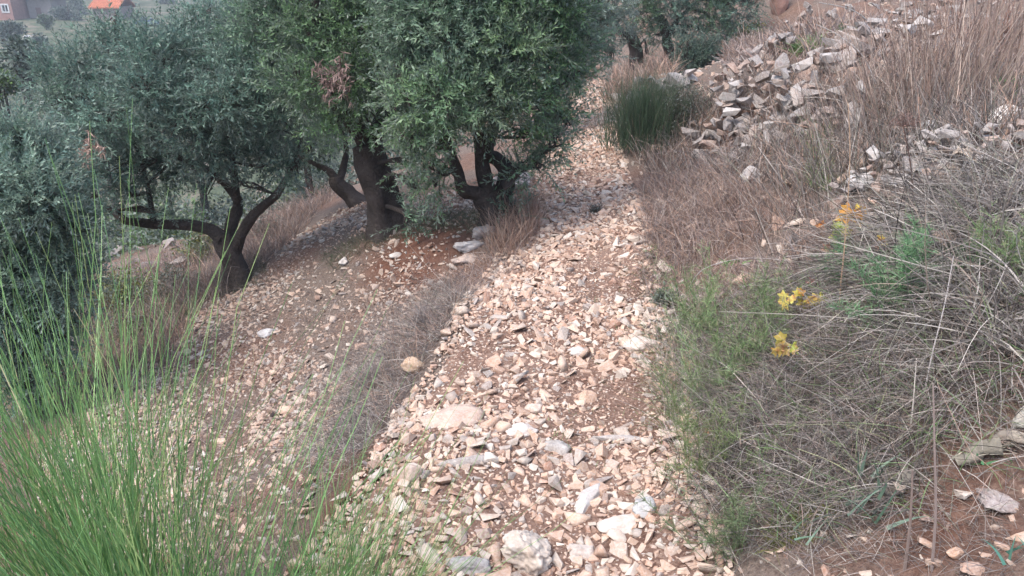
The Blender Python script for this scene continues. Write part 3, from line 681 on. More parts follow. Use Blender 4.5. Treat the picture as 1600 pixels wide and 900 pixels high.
far_tree('green_tree', 'bright green round bush showing at the left edge of the valley', -2, 135, 22, 28, 1800, .11, [(.10,.17,.045)], cat='bush')
far_tree('round_tree', 'small round green tree with a thin trunk in front of the grey flat-roofed house', 71, 38, 120, 13, 1500, .3, FG)
far_tree('tree', 'tree to the right of the grey flat-roofed house', 106, 22, 135, 22, 2200, .34, FB)
far_tree('tree', 'dark tree filling the gap between the two valley houses', 122, 8, 160, 20, 1500, .4, FB)
far_tree('tree', 'dark wooded clump above the bare tan field', 208, 3, 210, 24, 2000, .5, FB)
far_tree('tree', 'hillside tree to the right of the wooded clump', 262, 8, 190, 14, 1200, .45, FB)
far_tree('tree', 'tall dark valley tree seen over the left olive crown', 330, 0, 185, 30, 1500, .5, FB)
far_tree('olive_tree', 'olive on the lower terrace showing between the left olive and the leaning trunk', 470, 200, 14, 85, 4200, .09, FB+FG)
far_tree('olive_tree', 'olive on the lower terrace directly behind the left olive', 300, 215, 16, 80, 4200, .09, FB+FG)
far_tree('olive_tree', 'olive on the lower terrace behind the leftmost part of the left olive', 150, 190, 18, 70, 3200, .10, FB)
far_tree('olive_tree', 'olive far down the slope behind the thick trunk', 620, 120, 17, 95, 4000, .10, FB)
far_tree('olive_tree', 'olive behind the crown of the path-side tree, mostly hidden', 770, 60, 20, 80, 3000, .11, FB)

vs = Acc(); cs = []
while len(cs) < 620:
    q = rng.random(); r_ = 13+85*q**1.3; a = rnd(-1.25, .02); x, y = r_*math.sin(a), r_*math.cos(a); cs.append((np.array([x, y, hz(x, y)+.3*(.5+r_/60)]), rnd(.5, 1.0)*(.5+r_/38)))
for c, r_ in cs:
    dist = np.hypot(c[0], c[1]); leafball(vs, [(c, r_)], 170 if dist > 40 else 900, .04+.0030*dist, FB+FG+[(.10,.115,.07)])
tag(vs.link('valley_scrub', M['leaf']), 'greyish green scrub and olive groves covering the valley floor', kind='stuff')

# low shrubs of fine twigs and small leaves
def shrub(name, label, px, py, rpx, n, cols, leaf=.022, twigcol=(.14,.11,.095), hgt=.8, nt_=160, Y=None, cat='shrub', lean=0):
    g = G(px, py) if Y is None else np.array([*W(px, py, Y)[:2], 0]); g[2] = hz(g[0], g[1])
    r_ = rpx*S(g[1], py); t = empty(name, g, label, cat)
    a = Acc(); d = rng.normal(size=(nt_, 3)); d[:, 2] = np.abs(d[:, 2])+.5; Pn = a.st(np.tile(g, (nt_, 1))+rng.normal(size=(nt_, 3))*[.12*r_, .12*r_, 0], d, rng.uniform(.6, 1.1, nt_)*r_*1.35*hgt, .0018+.0012*r_, bend=.25, segs=4, col=np.array(twigcol)*rng.uniform(.7, 1.3, (nt_, 1)))
    a.link('twigs', M['dry'], t)['kind'] = 'stuff'
    if n:
        k = rng.integers(0, nt_, n); s = 1+3*rng.random(n)**.6; i0 = np.minimum(s.astype(int), 3); f = (s-i0)[:, None]
        p = Pn[k, i0]*(1-f)+Pn[k, i0+1]*f + rng.normal(size=(n, 3))*.055*r_
        b = Acc(); dd = unit(rng.normal(size=(n, 3))+[0, 0, .4]); sd_ = unit(np.cross(dd, rng.normal(size=(n, 3)))); l = leaf*rng.uniform(.6, 1.3, (n, 1))
        V = np.stack([p, p+dd*l*.5+sd_*l*.22, p+dd*l, p+dd*l*.5-sd_*l*.22], 1).reshape(-1, 3)
        cc = np.array(cols)[rng.integers(0, len(cols), n)]*np.clip(1+rng.normal(size=(n, 1))*.25, .4, 1.7)
        b.add(V, np.arange(4*n).reshape(-1, 4), np.repeat(cc, 4, 0)); b.link('foliage', M['leaf'], t)['kind'] = 'stuff'
    return t
YG = [(.16,.17,.05),(.12,.15,.05),(.20,.19,.06)]
shrub('shrub', 'yellow-green shrub left of the left olive trunk, on the lower terrace', 195, 480, 62, 4200, YG, .034, nt_=300)
shrub('shrub', 'bright green leafy bush beyond the silvery olive at the left', 143, 372, 30, 1500, [(.10,.24,.05),(.08,.19,.05)], .05)
shrub('shrub', 'pale yellow-green bush directly behind the left olive trunk', 318, 405, 42, 2600, YG, .04)
shrub('shrub', 'dusty olive-green bush between the yellow-green shrub and the left olive trunk', 275, 462, 46, 2000, [(.13,.12,.07),(.10,.11,.06)], .025)
shrub('shrub', 'brown-green dry shrub mound pressed against the dark broom', 1065, 195, 52, 5200, [(.13,.12,.085),(.09,.10,.065),(.16,.13,.10)], .02, hgt=.95, nt_=500)
shrub('shrub', 'small dark wiry shrub growing alone in the middle of the path', 930, 334, 17, 300, [(.10,.11,.08),(.14,.11,.10)], .014, (.09,.07,.065), nt_=110)
shrub('shrub', 'low grey-green weed cushion at the right path edge', 1040, 478, 26, 1100, [(.14,.18,.10),(.12,.15,.10)], .02, nt_=120)
shrub('shrub', 'rounded green bush on the upper right slope', 1322, 66, 20, 1100, [(.12,.17,.05),(.14,.18,.06)], .04)
shrub('shrub', 'yellow-tinged weeds growing under the far olive', 1180, 66, 30, 1300, YG+[(.10,.15,.06)], .05)
shrub('shrub', 'dark green weedy shrub at the foot of the left-edge olive', 70, 560, 62, 3200, [(.09,.13,.06),(.12,.15,.07)], .03, nt_=300)
shrub('shrub', 'dull yellow-brown shrub below the yellow-green shrub on the lower terrace', 215, 525, 50, 1600, [(.16,.14,.08),(.12,.12,.06)], .025, (.22,.17,.14), nt_=400)
shrub('shrub', 'dry grey-brown shrub between the left olive trunk and the lower terrace edge', 420, 372, 40, 700, [(.15,.14,.09)], .03, (.25,.20,.18), nt_=500)
shrub('shrub', 'reddish dry shrub at the top right behind the reeds', 1585, 75, 42, 500, [(.17,.11,.09)], .03, (.2,.13,.11), nt_=500)
shrub('shrub', 'grey twiggy dry shrub hanging off the path edge above the lower terrace', 585, 600, 46, 0, [], .02, (.33,.285,.265), nt_=330, hgt=.6)
shrub('shrub', 'second grey twiggy shrub farther up the path edge', 665, 510, 48, 0, [], .02, (.32,.275,.255), nt_=330, hgt=.5)
shrub('shrub', 'low grey twiggy shrub at the bottom of the path-edge row, beside the broom', 548, 672, 40, 0, [], .02, (.32,.28,.26), nt_=300, hgt=.5)

# green broom in the left foreground: each stem that shows is a part
def broom(label, bx, by, n, hr, seed, spread=.38, parts=100, tone=1.0, rad=(.0013, .0028), lean=(0, 0), name='broom', jit=.05):
    rs = np.random.default_rng(seed); g = np.array([bx, by, hz(bx, by)]); t = empty(name, g, label, 'broom plant')
    base = g + np.stack([rs.normal(size=n)*jit, rs.normal(size=n)*jit, np.full(n, -.02)], 1)
    d = np.stack([rs.normal(size=n)*spread+lean[0], rs.normal(size=n)*spread*.8+lean[1], np.ones(n)], 1)
    pal = np.array([(.15,.285,.10),(.20,.34,.12),(.11,.215,.085),(.27,.37,.14),(.38,.34,.20)]); L = rs.uniform(*hr, n)
    cc = pal[rs.choice(5, n, p=[.3,.27,.25,.14,.04])]*rs.uniform(.8, 1.2, (n, 1))*tone; rr = rs.uniform(*rad, n)
    for k in range(min(parts, n)):
        V, F, C, Pn = strands(base[k:k+1], d[k:k+1], L[k:k+1], rr[k:k+1]*1.15, bend=.14, droop=np.array([.07]), segs=7, sides=3, col=cc[k:k+1], tipw=.25, wob=.006)
        A_ = Acc(); A_.add(V, F, C); o = A_.link('stem', M['green'], t)
    m_ = n-parts
    A_ = Acc(); Pn = A_.st(base[parts:], d[parts:], L[parts:]*.9, rr[parts:], bend=.18, droop=.10, segs=5, sides=3, col=cc[parts:], tipw=.3, wob=.008)
    q = rng.integers(0, m_, m_); o = rng.integers(1, 4, m_); bb = Pn[q, o]; dd = unit(d[parts:][q]) + rng.normal(size=(m_, 3))*.22
    A_.st(bb, dd, rng.uniform(.2, .5, m_), .0010, bend=.1, segs=3, sides=3, col=cc[parts:][q])
    A_.link('side_stems', M['green'], t)['kind'] = 'stuff'
    return t
broom('green broom plant with the tallest upright stems, at the left edge', -.98, 1.50, 330, (.7, 1.75), 1, .24, 120, lean=(-.02, .02), tone=1.25)
broom('green broom plant in the left foreground, stems fanning low to both sides', -.72, 1.25, 330, (.45, 1.30), 2, .36, 110, tone=1.25)
broom('smaller bluish green broom plant fanning over the edge of the stones', -.45, 1.36, 320, (.35, .80), 3, .34, 90, lean=(.22, .12), tone=1.15, rad=(.0010,.0018))
broom('green broom plant half hidden behind the two foreground ones', -1.35, 1.75, 300, (.8, 1.6), 4, .24, 90, tone=1.15, rad=(.0013,.0022))
# dark broom at the right edge of the path
b1 = G(985, 240)
for k, (ox, oy, nm) in enumerate([(0, 0, 'dark green broom bush growing into the right side of the path')]):
    broom(nm, b1[0]+.16, b1[1]+.05, 1300, (.25, .82), 20+k, .24, 30, tone=np.array([.42,.38,.60]), rad=(.0016,.003), jit=.15)

# ------------------------------------------------------------------ dry grass and thatch
def region(pxpoly, n, power=1.0, jit=0):
    """points on the ground inside an outline; outline given by where its corners meet the ground"""
    wp = np.array([G(a, b)[:2] for a, b in pxpoly]); lo, hi = wp.min(0), wp.max(0); out = []
    tot = 0
    while tot < n:
        x = rnd(lo[0], hi[0], n*2); y = lo[1]+(hi[1]-lo[1])*rng.random(n*2)**power; k = inpoly(x, y, wp); out.append(np.stack([x[k], y[k]], 1)); tot += k.sum()
    q = np.concatenate(out)[:n]; return np.stack([q[:, 0], q[:, 1], h(q[:, 0], q[:, 1])], 1)
def clumpy(P_, s, amt, seed):
    k = (vnoise(P_[:, 0]*s, P_[:, 1]*s, seed)+.5) > amt*rng.random(len(P_)); return P_[k]
DRY = np.array([(.28,.225,.20),(.34,.28,.25),(.22,.175,.165),(.40,.34,.30),(.27,.19,.155),(.19,.165,.165)])
RED = np.array([(.34,.225,.17),(.29,.19,.145),(.40,.29,.22),(.24,.16,.135),(.33,.27,.23)])
GRY = np.array([(.27,.24,.22),(.33,.30,.275),(.19,.17,.155),(.45,.41,.365),(.25,.20,.165),(.13,.11,.10),(.10,.085,.08),(.22,.22,.17)])
GRN = np.array([(.17,.27,.11),(.21,.29,.12),(.13,.21,.09),(.28,.29,.16)])
def pick(pal, n, v=.2): return pal[rng.integers(0, len(pal), n)]*np.clip(1+rng.normal(size=(n, 1))*v, .5, 1.6)
def field(name, label, P_, pal, L, r_, up=1.0, spread=.6, bend=.5, droop=.2, segs=4, lift=0, mat='dry', leanv=(0, 0), wob=0):
    n = len(P_); d = np.stack([rng.normal(size=n)*spread+leanv[0], rng.normal(size=n)*spread+leanv[1], np.full(n, up)], 1)
    A_ = Acc(); b = P_.copy(); b[:, 2] += rng.random(n)*lift - .01
    A_.st(b, d, rng.uniform(*L, n), rng.uniform(*r_, n), bend=bend, droop=droop, segs=segs, col=pick(pal, n), wob=wob)
    o = A_.link(name, M[mat]); return tag(o, label, kind='stuff')
RB = [(1010,470),(1000,320),(1010,250),(1100,255),(1180,300),(1300,330),(1330,420),(1200,470),(1080,500)]
field('dry_grass', 'fine reddish-brown dry grass covering the bank right of the path', clumpy(region(RB, 22000), 2.2, .9, 31), np.concatenate([RED, DRY]), (.05, .20), (.0012, .0022), up=.9, spread=.55, bend=.5, droop=.25)
UB = [(990,250),(960,200),(1100,165),(1180,120),(1330,105),(1450,100),(1600,120),(1600,230),(1450,250),(1300,300),(1180,300)]
field('dry_grass', 'brown and grey dry grass among the collapsed walls', clumpy(region(UB, 21000), 1.6, 1.0, 32), np.concatenate([DRY, GRY, RED[:3]]), (.10, .34), (.0018, .0034), up=1.0, spread=.5, bend=.45, droop=.2)
TB = [(1150,60),(1250,50),(1400,50),(1600,45),(1600,130),(1350,110),(1180,115),(1130,100)]
field('dry_grass', 'tan dry grass on the upper terrace slope', clumpy(region(TB, 12000), .8, .7, 33), np.concatenate([DRY, RED]), (.12, .38), (.003, .006), up=1.0, spread=.5, bend=.4)
MT = [(1170,470),(1340,400),(1600,340),(1600,735),(1500,765),(1400,800),(1300,830),(1180,880),(1130,890),(1110,760),(1120,600)]
field('dead_grass', 'matted grey dead stems covering the near right bank', clumpy(region(MT, 38000), 4.5, 1.25, 41), np.concatenate([GRY, DRY, GRY*.6]), (.04, .19), (.0007, .0016), up=.38, spread=.9, bend=.9, droop=.3, segs=5, lift=.06)
field('dead_grass', 'upper tangle of grey stems on the near right bank', clumpy(region(MT, 4500), 3.2, 1.2, 34), GRY, (.10, .28), (.0009, .0016), up=.5, spread=.9, bend=.6, droop=.4, segs=5, lift=.08)
MR = [(1300,420),(1400,330),(1600,260),(1600,600),(1400,560)]
field('dead_grass', 'thicker curved dead stems heaped at the right edge of the bank', region(MR, 4300), GRY, (.12, .36), (.0013, .0029), up=.5, spread=.9, bend=.7, droop=.4, segs=5, lift=.10)
LE = [(590,590),(640,500),(700,440),(760,400),(800,350),(850,360),(820,410),(745,460),(715,500),(660,570),(600,680)]
field('dry_grass', 'dry brown grass fringing the left edge of the path', region(LE, 4200), np.concatenate([DRY, RED[:3]]), (.05, .18), (.0010, .0020), up=.7, spread=.7, bend=.6, droop=.3, segs=4)
field('dead_grass', 'grey fine twigs matted between path edge and lower terrace', region([(500,700),(560,600),(620,530),(700,440),(740,470),(690,530),(620,640),(560,720)], 9000)[rng.random(9000) < .35], GRY, (.05, .2), (.0007, .0013), up=.4, spread=.95, bend=.9, droop=.3, lift=.05)
LL = [(300,500),(260,580),(150,640),(60,640),(60,560),(100,520),(150,430),(330,400),(430,340),(540,300),(500,330),(430,400),(360,460)]
field('dry_grass', 'brown dry grass around the foot of the left olive and down the slope', clumpy(region(LL, 19000), 1.6, .7, 35), np.concatenate([DRY, RED]), (.12, .38), (.0014, .0028), up=1.0, spread=.45, bend=.4)
field('dry_grass', 'low dry litter grass on the left stony terrace', clumpy(region([(300,500),(520,380),(640,400),(700,440),(600,560),(480,800),(100,880),(60,640)], 7000), 3.0, 1.2, 36), DRY, (.05, .16), (.0010, .0018), up=.7, spread=.8, bend=.6)
TR = [(500,400),(560,370),(620,345),(760,330),(770,370),(640,370),(560,400),(520,430)]
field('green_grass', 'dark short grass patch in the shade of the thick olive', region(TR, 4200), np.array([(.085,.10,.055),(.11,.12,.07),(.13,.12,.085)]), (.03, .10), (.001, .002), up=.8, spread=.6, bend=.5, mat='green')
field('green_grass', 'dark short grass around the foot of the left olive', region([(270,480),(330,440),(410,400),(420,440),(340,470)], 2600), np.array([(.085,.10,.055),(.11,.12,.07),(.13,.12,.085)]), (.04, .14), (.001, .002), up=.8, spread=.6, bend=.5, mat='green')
TF = [(760,400),(780,350),(830,320),(850,350),(830,385),(790,410)]
field('dry_grass', 'taller orange-brown dry grass tuft at the foot of the forked olive', region(TF, 1500), RED, (.10, .34), (.0012, .0022), up=1.2, spread=.35, bend=.3)
field('dry_grass', 'orange-brown grass at the far bend of the path', region([(940,165),(960,120),(1010,100),(1060,120),(1040,140),(985,160)], 1800), RED*1.05, (.2, .55), (.003, .006), up=1.2, spread=.35, bend=.3)
field('dry_grass', 'brown grass tufts on the far left side of the path', region([(780,300),(850,190),(885,130),(930,110),(935,125),(900,150),(870,230),(820,310)], 2600), np.concatenate([RED, DRY]), (.08, .3), (.0018, .0035), up=1.0, spread=.5, bend=.4)
field('green_grass', 'bright short grass on the flat ground at the right edge below the wall', region([(1545,130),(1600,125),(1600,180),(1560,175)], 3600), np.array([(.10,.24,.06),(.13,.28,.08)]), (.03, .09), (.0016, .003), up=.8, spread=.8, bend=.4, mat='green')
field('green_grass', 'thin green grass at the foot of the collapsed stone wall', region([(1260,200),(1300,195),(1300,300),(1270,300)], 900), GRN, (.05, .16), (.0014, .0024), up=.9, spread=.5, bend=.4, mat='green')
field('green_grass', 'green grass streak on the upper slope', region([(1235,80),(1290,76),(1290,84),(1240,90)], 600), GRN, (.08, .2), (.004, .007), up=.9, spread=.6, bend=.4, mat='green')
field('green_weeds', 'sparse green weeds between the stones of the path', np.concatenate([region([(850,690),(880,670),(930,700),(900,740)], 260), region([(820,650),(960,640),(1040,720),(960,760),(860,730)], 420), region([(560,715),(620,710),(625,735),(570,740)], 240), region([(1000,650),(1060,655),(1065,680),(1010,675)], 300), region([(960,500),(1030,510),(1030,560),(970,540)], 260), region([(900,430),(1040,400),(1050,600),(980,620)], 500)]), GRN, (.015, .06), (.001, .0022), up=.6, spread=.9, bend=.6, mat='green')
GE = [(1020,640),(1030,540),(1060,480),(1130,470),(1150,600),(1120,750),(1110,860),(1080,760)]
field('green_grass', 'grey-green fine grass along the right edge of the path', clumpy(region(GE, 8500), 4.0, 1.5, 51), np.concatenate([GRN*.9, GRN*.75, DRY, GRY[:4]]), (.06, .24), (.0008, .0016), up=.9, spread=.6, bend=.5, mat='green')
field('green_grass', 'scattered green blades growing through the dead stems', clumpy(region(MT, 6500), 1.8, 1.2, 38), GRN*.9, (.05, .22), (.0009, .0019), up=.7, spread=.8, bend=.6, mat='green', lift=.05)
field('dead_grass', 'thin scatter of dead stems over the bare red soil', region([(1250,900),(1300,830),(1480,760),(1600,740),(1600,900)], 1100), np.concatenate([DRY, GRY]), (.03, .16), (.0006, .0013), up=.4, spread=.9, bend=.7, droop=.3)
field('dry_grass', 'sparse brown dead grass over the left stony terrace', clumpy(region([(330,480),(560,350),(640,400),(690,440),(600,560),(480,760),(200,860),(60,640)], 9000), 1.8, 1.3, 44), np.concatenate([DRY, RED, GRY]), (.04, .15), (.0008, .0016), up=.5, spread=.9, bend=.7, droop=.2)
field('dry_grass', 'short trodden dry grass in the middle of the path', clumpy(region([(880,640),(870,540),(900,400),(1000,400),(1040,560),(1040,680),(960,700)], 4200), 2.0, 1.4, 45), np.concatenate([DRY, GRN[:1]]), (.02, .08), (.0007, .0014), up=.5, spread=.9, bend=.8)
field('dead_grass', 'light grey fine twigs spread below the path edge onto the left terrace', clumpy(region([(460,700),(500,600),(560,530),(640,470),(700,430),(740,465),(700,530),(640,620),(560,730),(500,790)], 11000), 2.6, 1.2, 47), np.concatenate([GRY, DRY])*1.1, (.04, .18), (.0006, .0012), up=.35, spread=.95, bend=.9, droop=.25, lift=.04)
field('green_weeds', 'ragged weeds and dry tufts spilling from the bank onto the path edge', clumpy(region([(1000,640),(1000,520),(985,420),(1060,420),(1090,640),(1110,860),(1050,860),(1030,740)], 4200), 6.0, 1.7, 52), np.concatenate([GRN, DRY, GRY[:4]]), (.03, .15), (.0007, .0015), up=.7, spread=.9, bend=.7, mat='green')
field('green_weeds', 'patchy green undergrowth below the left olive', clumpy(region([(100,520),(280,440),(330,470),(240,560),(120,620)], 5200), 1.6, 1.3, 53), np.array([(.13,.17,.07),(.10,.14,.06),(.17,.18,.08)]), (.06, .26), (.0012, .0026), up=.9, spread=.6, bend=.6, mat='green')
field('moss_patch', 'short yellow-green moss and grass at the right bank foot', region([(1220,800),(1280,760),(1330,790),(1260,850),(1200,860)], 1800), np.array([(.20,.20,.06),(.15,.17,.06)]), (.02, .07), (.0008, .0016), up=.7, spread=.8, mat='green')
# tall dry reeds
def reeds(label, px, py, n, L, r_, spread, pal, rs=.25, parts=60, lean=(0, 0), name='reed_clump'):
    g = G(px, py); t = empty(name, g, label, 'dry reeds'); b = g + rng.normal(size=(n, 3))*[rs, rs*.8, 0]; b[:, 2] = h(b[:, 0], b[:, 1])-.02
    d = np.stack([(b[:, 0]-g[0])*.6+rng.normal(size=n)*spread+lean[0], rng.normal(size=n)*spread+lean[1], np.ones(n)], 1); c = pick(pal, n, .15)
    for k in range(parts):
        V, F, C, _ = strands(b[k:k+1], d[k:k+1], rnd(*L)*1.05, r_[1], bend=.10, droop=.03, segs=5, sides=3, col=c[k:k+1]*1.1, tipw=.2); A_ = Acc(); A_.add(V, F, C); A_.link('stem', M['dry'], t)
    A_ = Acc(); A_.st(b[parts:], d[parts:], rng.uniform(*L, n-parts), rng.uniform(*r_, n-parts), bend=.15, droop=.05, segs=5, sides=3, col=c[parts:]); A_.link('fine_stems', M['dry'], t)['kind'] = 'stuff'
REED = np.array([(.34,.255,.21),(.40,.31,.25),(.27,.20,.175),(.44,.36,.31),(.24,.165,.13)])
reeds('tall clump of upright dry reeds in front of the terrace wall', 1490, 172, 220, (.5, 1.25), (.0018, .0036), .20, REED, .22, 70, (.03, 0))
reeds('looser dry reeds leaning left of the tall reed clump', 1410, 190, 180, (.35, .95), (.0015, .0028), .32, REED, .26, 60, (-.15, 0))
reeds('reddish dry reeds behind the tall clump at the top right', 1590, 85, 100, (.4, 1.0), (.003, .005), .25, REED*np.array([.85,.7,.65]), .4, 20)
reeds('low dry grey reeds drooping over the rubble below the tall reeds', 1400, 262, 420, (.25, .55), (.0012, .0024), .45, GRY*.85, .28, 50, (-.2, -.15))

# long single canes
def cane(pts, r0, label, color=(.42,.37,.33), name='dry_cane', cat='dry cane'):
    g0 = G(pts[0][0], pts[0][1])[1]; kf = g0/pts[0][2]; P_ = [W(x, y, max(.6, min(Y*kf, G(x, y)[1]-.05) if i else g0+.01)) for i, (x, y, Y) in enumerate(pts)]; b = P_[0]; t = Acc(); V, F, T3, Q = tube(P_, np.linspace(r0, r0*.45, len(P_)), sides=5, sub=5)
    t.add(V-b, F, np.array(color)); t.F.setdefault(3, []).append(T3); o = t.link(name, M['dry']); o.location = b; return tag(o, label, cat)
def gy_(px, py): return G(px, py)[1]
cane([(1310,505,gy_(1310,505)),(1314,440,gy_(1310,505)+.02),(1320,380,gy_(1310,505)+.03),(1328,250,gy_(1310,505)+.05),(1325,160,gy_(1310,505)+.08)], .0026, 'straight tan cane standing through the yellow leaves', (.46,.31,.21))
cane([(1076,450,2.9),(1100,420,2.85),(1160,404,2.8),(1230,408,2.8),(1300,432,2.85),(1340,450,2.9)], .0024, 'long pale arching stem above the yellow leaves', (.46,.42,.40))
cane([(1120,490,2.8),(1160,450,2.75),(1210,436,2.75),(1280,440,2.8)], .0020, 'shorter pale arching stem below the longest arch', (.42,.38,.37))
cane([(1440,640,1.9),(1455,560,1.95),(1475,480,2.0),(1490,400,2.05)], .0022, 'tall thin pale stem crossing the grey tangle', (.46,.42,.40))
cane([(1425,560,2.0),(1432,500,2.0),(1426,470,2.0)], .0022, 'short bent pale stem in the middle of the grey tangle', (.46,.42,.40))
cane([(1440,372,2.4),(1490,345,2.35),(1545,305,2.3),(1600,262,2.25)], .0026, 'thick pale stem slanting up to the right edge', (.44,.41,.41))
cane([(1180,555,2.3),(1260,600,2.2),(1290,620,2.15),(1330,680,2.1)], .0018, 'pale stem slanting down through the grass at the bank foot', (.46,.43,.40))
cane([(1205,620,2.3),(1140,690,2.2),(1100,740,2.1),(1075,790,2.1)], .0019, 'pale stalk slanting down towards the path', (.46,.43,.41))
cane([(1070,690,2.0),(1130,720,1.95),(1205,745,1.9),(1228,782,1.9)], .0017, 'pale bent stalk near the lower path edge', (.44,.40,.38))
cane([(1060,785,1.8),(1150,774,1.75),(1260,788,1.75),(1360,810,1.75)], .0019, 'long nearly level straw low on the bank', (.44,.40,.36))
cane([(1418,690,1.9),(1425,650,1.9),(1432,560,1.95)], .0026, 'upright pale straw in front of the grey tangle', (.48,.43,.38))
cane([(1330,725,1.9),(1380,700,1.9),(1420,676,1.9)], .0020, 'pale straw lying up and to the right above the log', (.48,.44,.38))
cane([(1412,900,1.35),(1422,820,1.4),(1426,735,1.45)], .0042, 'dark brown stalk standing at the left of the bare red soil', (.19,.145,.125))
cane([(1455,900,1.35),(1462,800,1.4),(1460,690,1.45),(1458,600,1.5)], .0036, 'second brown stalk beside the bare red soil', (.24,.19,.17))
cane([(1372,75,5.0),(1362,40,5.0),(1330,15,5.0),(1280,4,5.0)], .006, 'long pale arching bramble reaching left over the slope', (.42,.40,.38))
cane([(1375,150,4.5),(1350,90,4.6),(1310,55,4.7),(1275,38,4.8)], .005, 'second pale arching bramble below the long one', (.40,.37,.35))
cane([(1350,165,4.4),(1390,160,4.2),(1450,165,4.1),(1480,175,4.0)], .004, 'level pale bramble crossing in front of the reeds', (.44,.41,.39))
cane([(1235,300,4.6),(1210,265,4.6),(1185,230,4.7)], .004, 'pale stick leaning left below the collapsed stone wall', (.46,.42,.38))
cane([(1062,218,6.4),(1085,200,6.5),(1108,182,6.6)], .006, 'thin grey stick slanting beside the brown shrub mound', (.42,.40,.38))
cane([(1050,800,1.85),(1062,740,1.9),(1060,700,1.95)], .0020, 'thin dark twig upright near the grey slab', (.13,.10,.09), 'dry_twig', 'twig')
cane([(1005,790,1.9),(1040,760,1.9),(1060,705,1.95)], .0022, 'dark leaning twig crossing the stones at the right', (.13,.10,.09), 'dry_twig', 'twig')
# broken dead umbel stalks
def umbel(px0, py0, px1, py1, label, Y, r_=.003, hr=.03, col=(.24,.18,.155)):
    Y = G(px0, py0)[1]-.03; b = W(px0, py0, Y+.03); tp = W(px1, py1, Y); t = empty('dead_umbel', b, label, 'dead flower'); a = Acc()
    tube_into(a, [b, (b+tp)/2+[.01, 0, 0], tp], [r_, r_*.8, r_*.6], col, sides=5, sub=3); a.link('stalk', M['dry'], t)
    n = 60; d = rng.normal(size=(n, 3)); d[:, 2] = np.abs(d[:, 2])*.5+.3; A_ = Acc(); Pn = A_.st(np.tile(tp, (n, 1)), d, hr*rng.uniform(.7, 1.1, n), .0010, bend=.3, segs=3, sides=3, col=pick(np.array([col]), n))
    q = np.repeat(Pn[:, -1], 8, 0)+rng.normal(size=(n*8, 3))*hr*.14; A_.st(q, rng.normal(size=(n*8, 3))+[0, 0, .5], hr*.22, .0011, segs=1, col=pick(np.array([col]), n*8)); A_.link('flower_head', M['dry'], t)['kind'] = 'stuff'
umbel(1428, 330, 1412, 198, 'brown dead flower head on a dark stalk against the grey stems', 3.3, .0035, .05, (.20,.13,.11))
umbel(1470, 440, 1474, 376, 'small pale dead flower head above the grey tangle', 2.4, .0026, .028, (.33,.25,.20))

# fennel: feathery green
def fennel(label, px, py, hpx, n, Yo=None, cols=GRN, dens=50, lean=(0, 0), tl=.05):
    g = G(px, py) if Yo is None else W(px, py, Yo); g[1] -= .12; g[0] *= (g[1])/(g[1]+.12); g[2] = hz(g[0], g[1])
    hh = hpx*S(g[1], py)*1.35; t = empty('fennel_plant', g, label, 'fennel plant'); d = np.stack([rng.normal(size=n)*.38+lean[0], rng.normal(size=n)*.3+lean[1], np.ones(n)], 1)
    c = pick(np.array(cols)*.9, n); A_ = Acc(); Pn = A_.st(g+rng.normal(size=(n, 3))*[.03, .03, 0], d, hh*rng.uniform(.6, 1.1, n), .0013, bend=.25, segs=5, sides=3, col=c); A_.link('stems', M['green'], t)['kind'] = 'stuff'
    m_ = n*dens; k = rng.integers(0, n, m_); i0 = rng.integers(1, 5, m_); f = rng.random((m_, 1)); p = Pn[k, i0]*(1-f)+Pn[k, i0+1]*f; dr = unit(d[k]+rng.normal(size=(m_, 3))*.9)
    B_ = Acc(); Q = B_.st(p, dr, tl*rng.uniform(.5, 1.2, m_), .0009, bend=.3, segs=2, col=pick(np.array(cols), m_))
    q = Q[:, 1].repeat(3, 0); B_.st(q, dr.repeat(3, 0)+rng.normal(size=(m_*3, 3))*.6, tl*.45, .0008, segs=1, col=pick(np.array(cols), m_*3)); B_.link('fronds', M['green'], t)['kind'] = 'stuff'
FN = [(.15,.29,.13),(.19,.33,.16),(.12,.23,.12)]
fennel('bluish green feathery fennel beside the orange and yellow leaves', 1412, 462, 120, 16, None, FN, 80)
fennel('feathery fennel at the path edge, highest up the path', 1095, 520, 115, 16, None, GRN, 45, (-.15, 0))
fennel('feathery fennel leaning over the path edge in the middle of the row', 1110, 600, 120, 14, None, GRN, 40, (-.1, 0))
fennel('yellowish feathery fennel low in the path-edge row', 1105, 720, 120, 14, None, [(.18,.22,.09),(.14,.19,.08)], 40, (0, 0))
fennel('thin green fennel near the bottom of the path-edge row', 1140, 830, 110, 10, None, [(.16,.20,.10),(.12,.17,.08)], 34)
fennel('sprawling green fennel between path edge and yellow leaves', 1160, 560, 100, 12, None, GRN, 35, (.1, 0))

fennel('small green fennel close under the yellow-green pointed leaves', 1330, 430, 60, 8, None, FN, 45)
fennel('wispy green fennel at the right edge above the grey tangle', 1575, 400, 80, 9, None, GRN, 40)
fennel('wispy green fennel beside the largest yellow leaves', 1200, 500, 90, 10, None, GRN, 40)
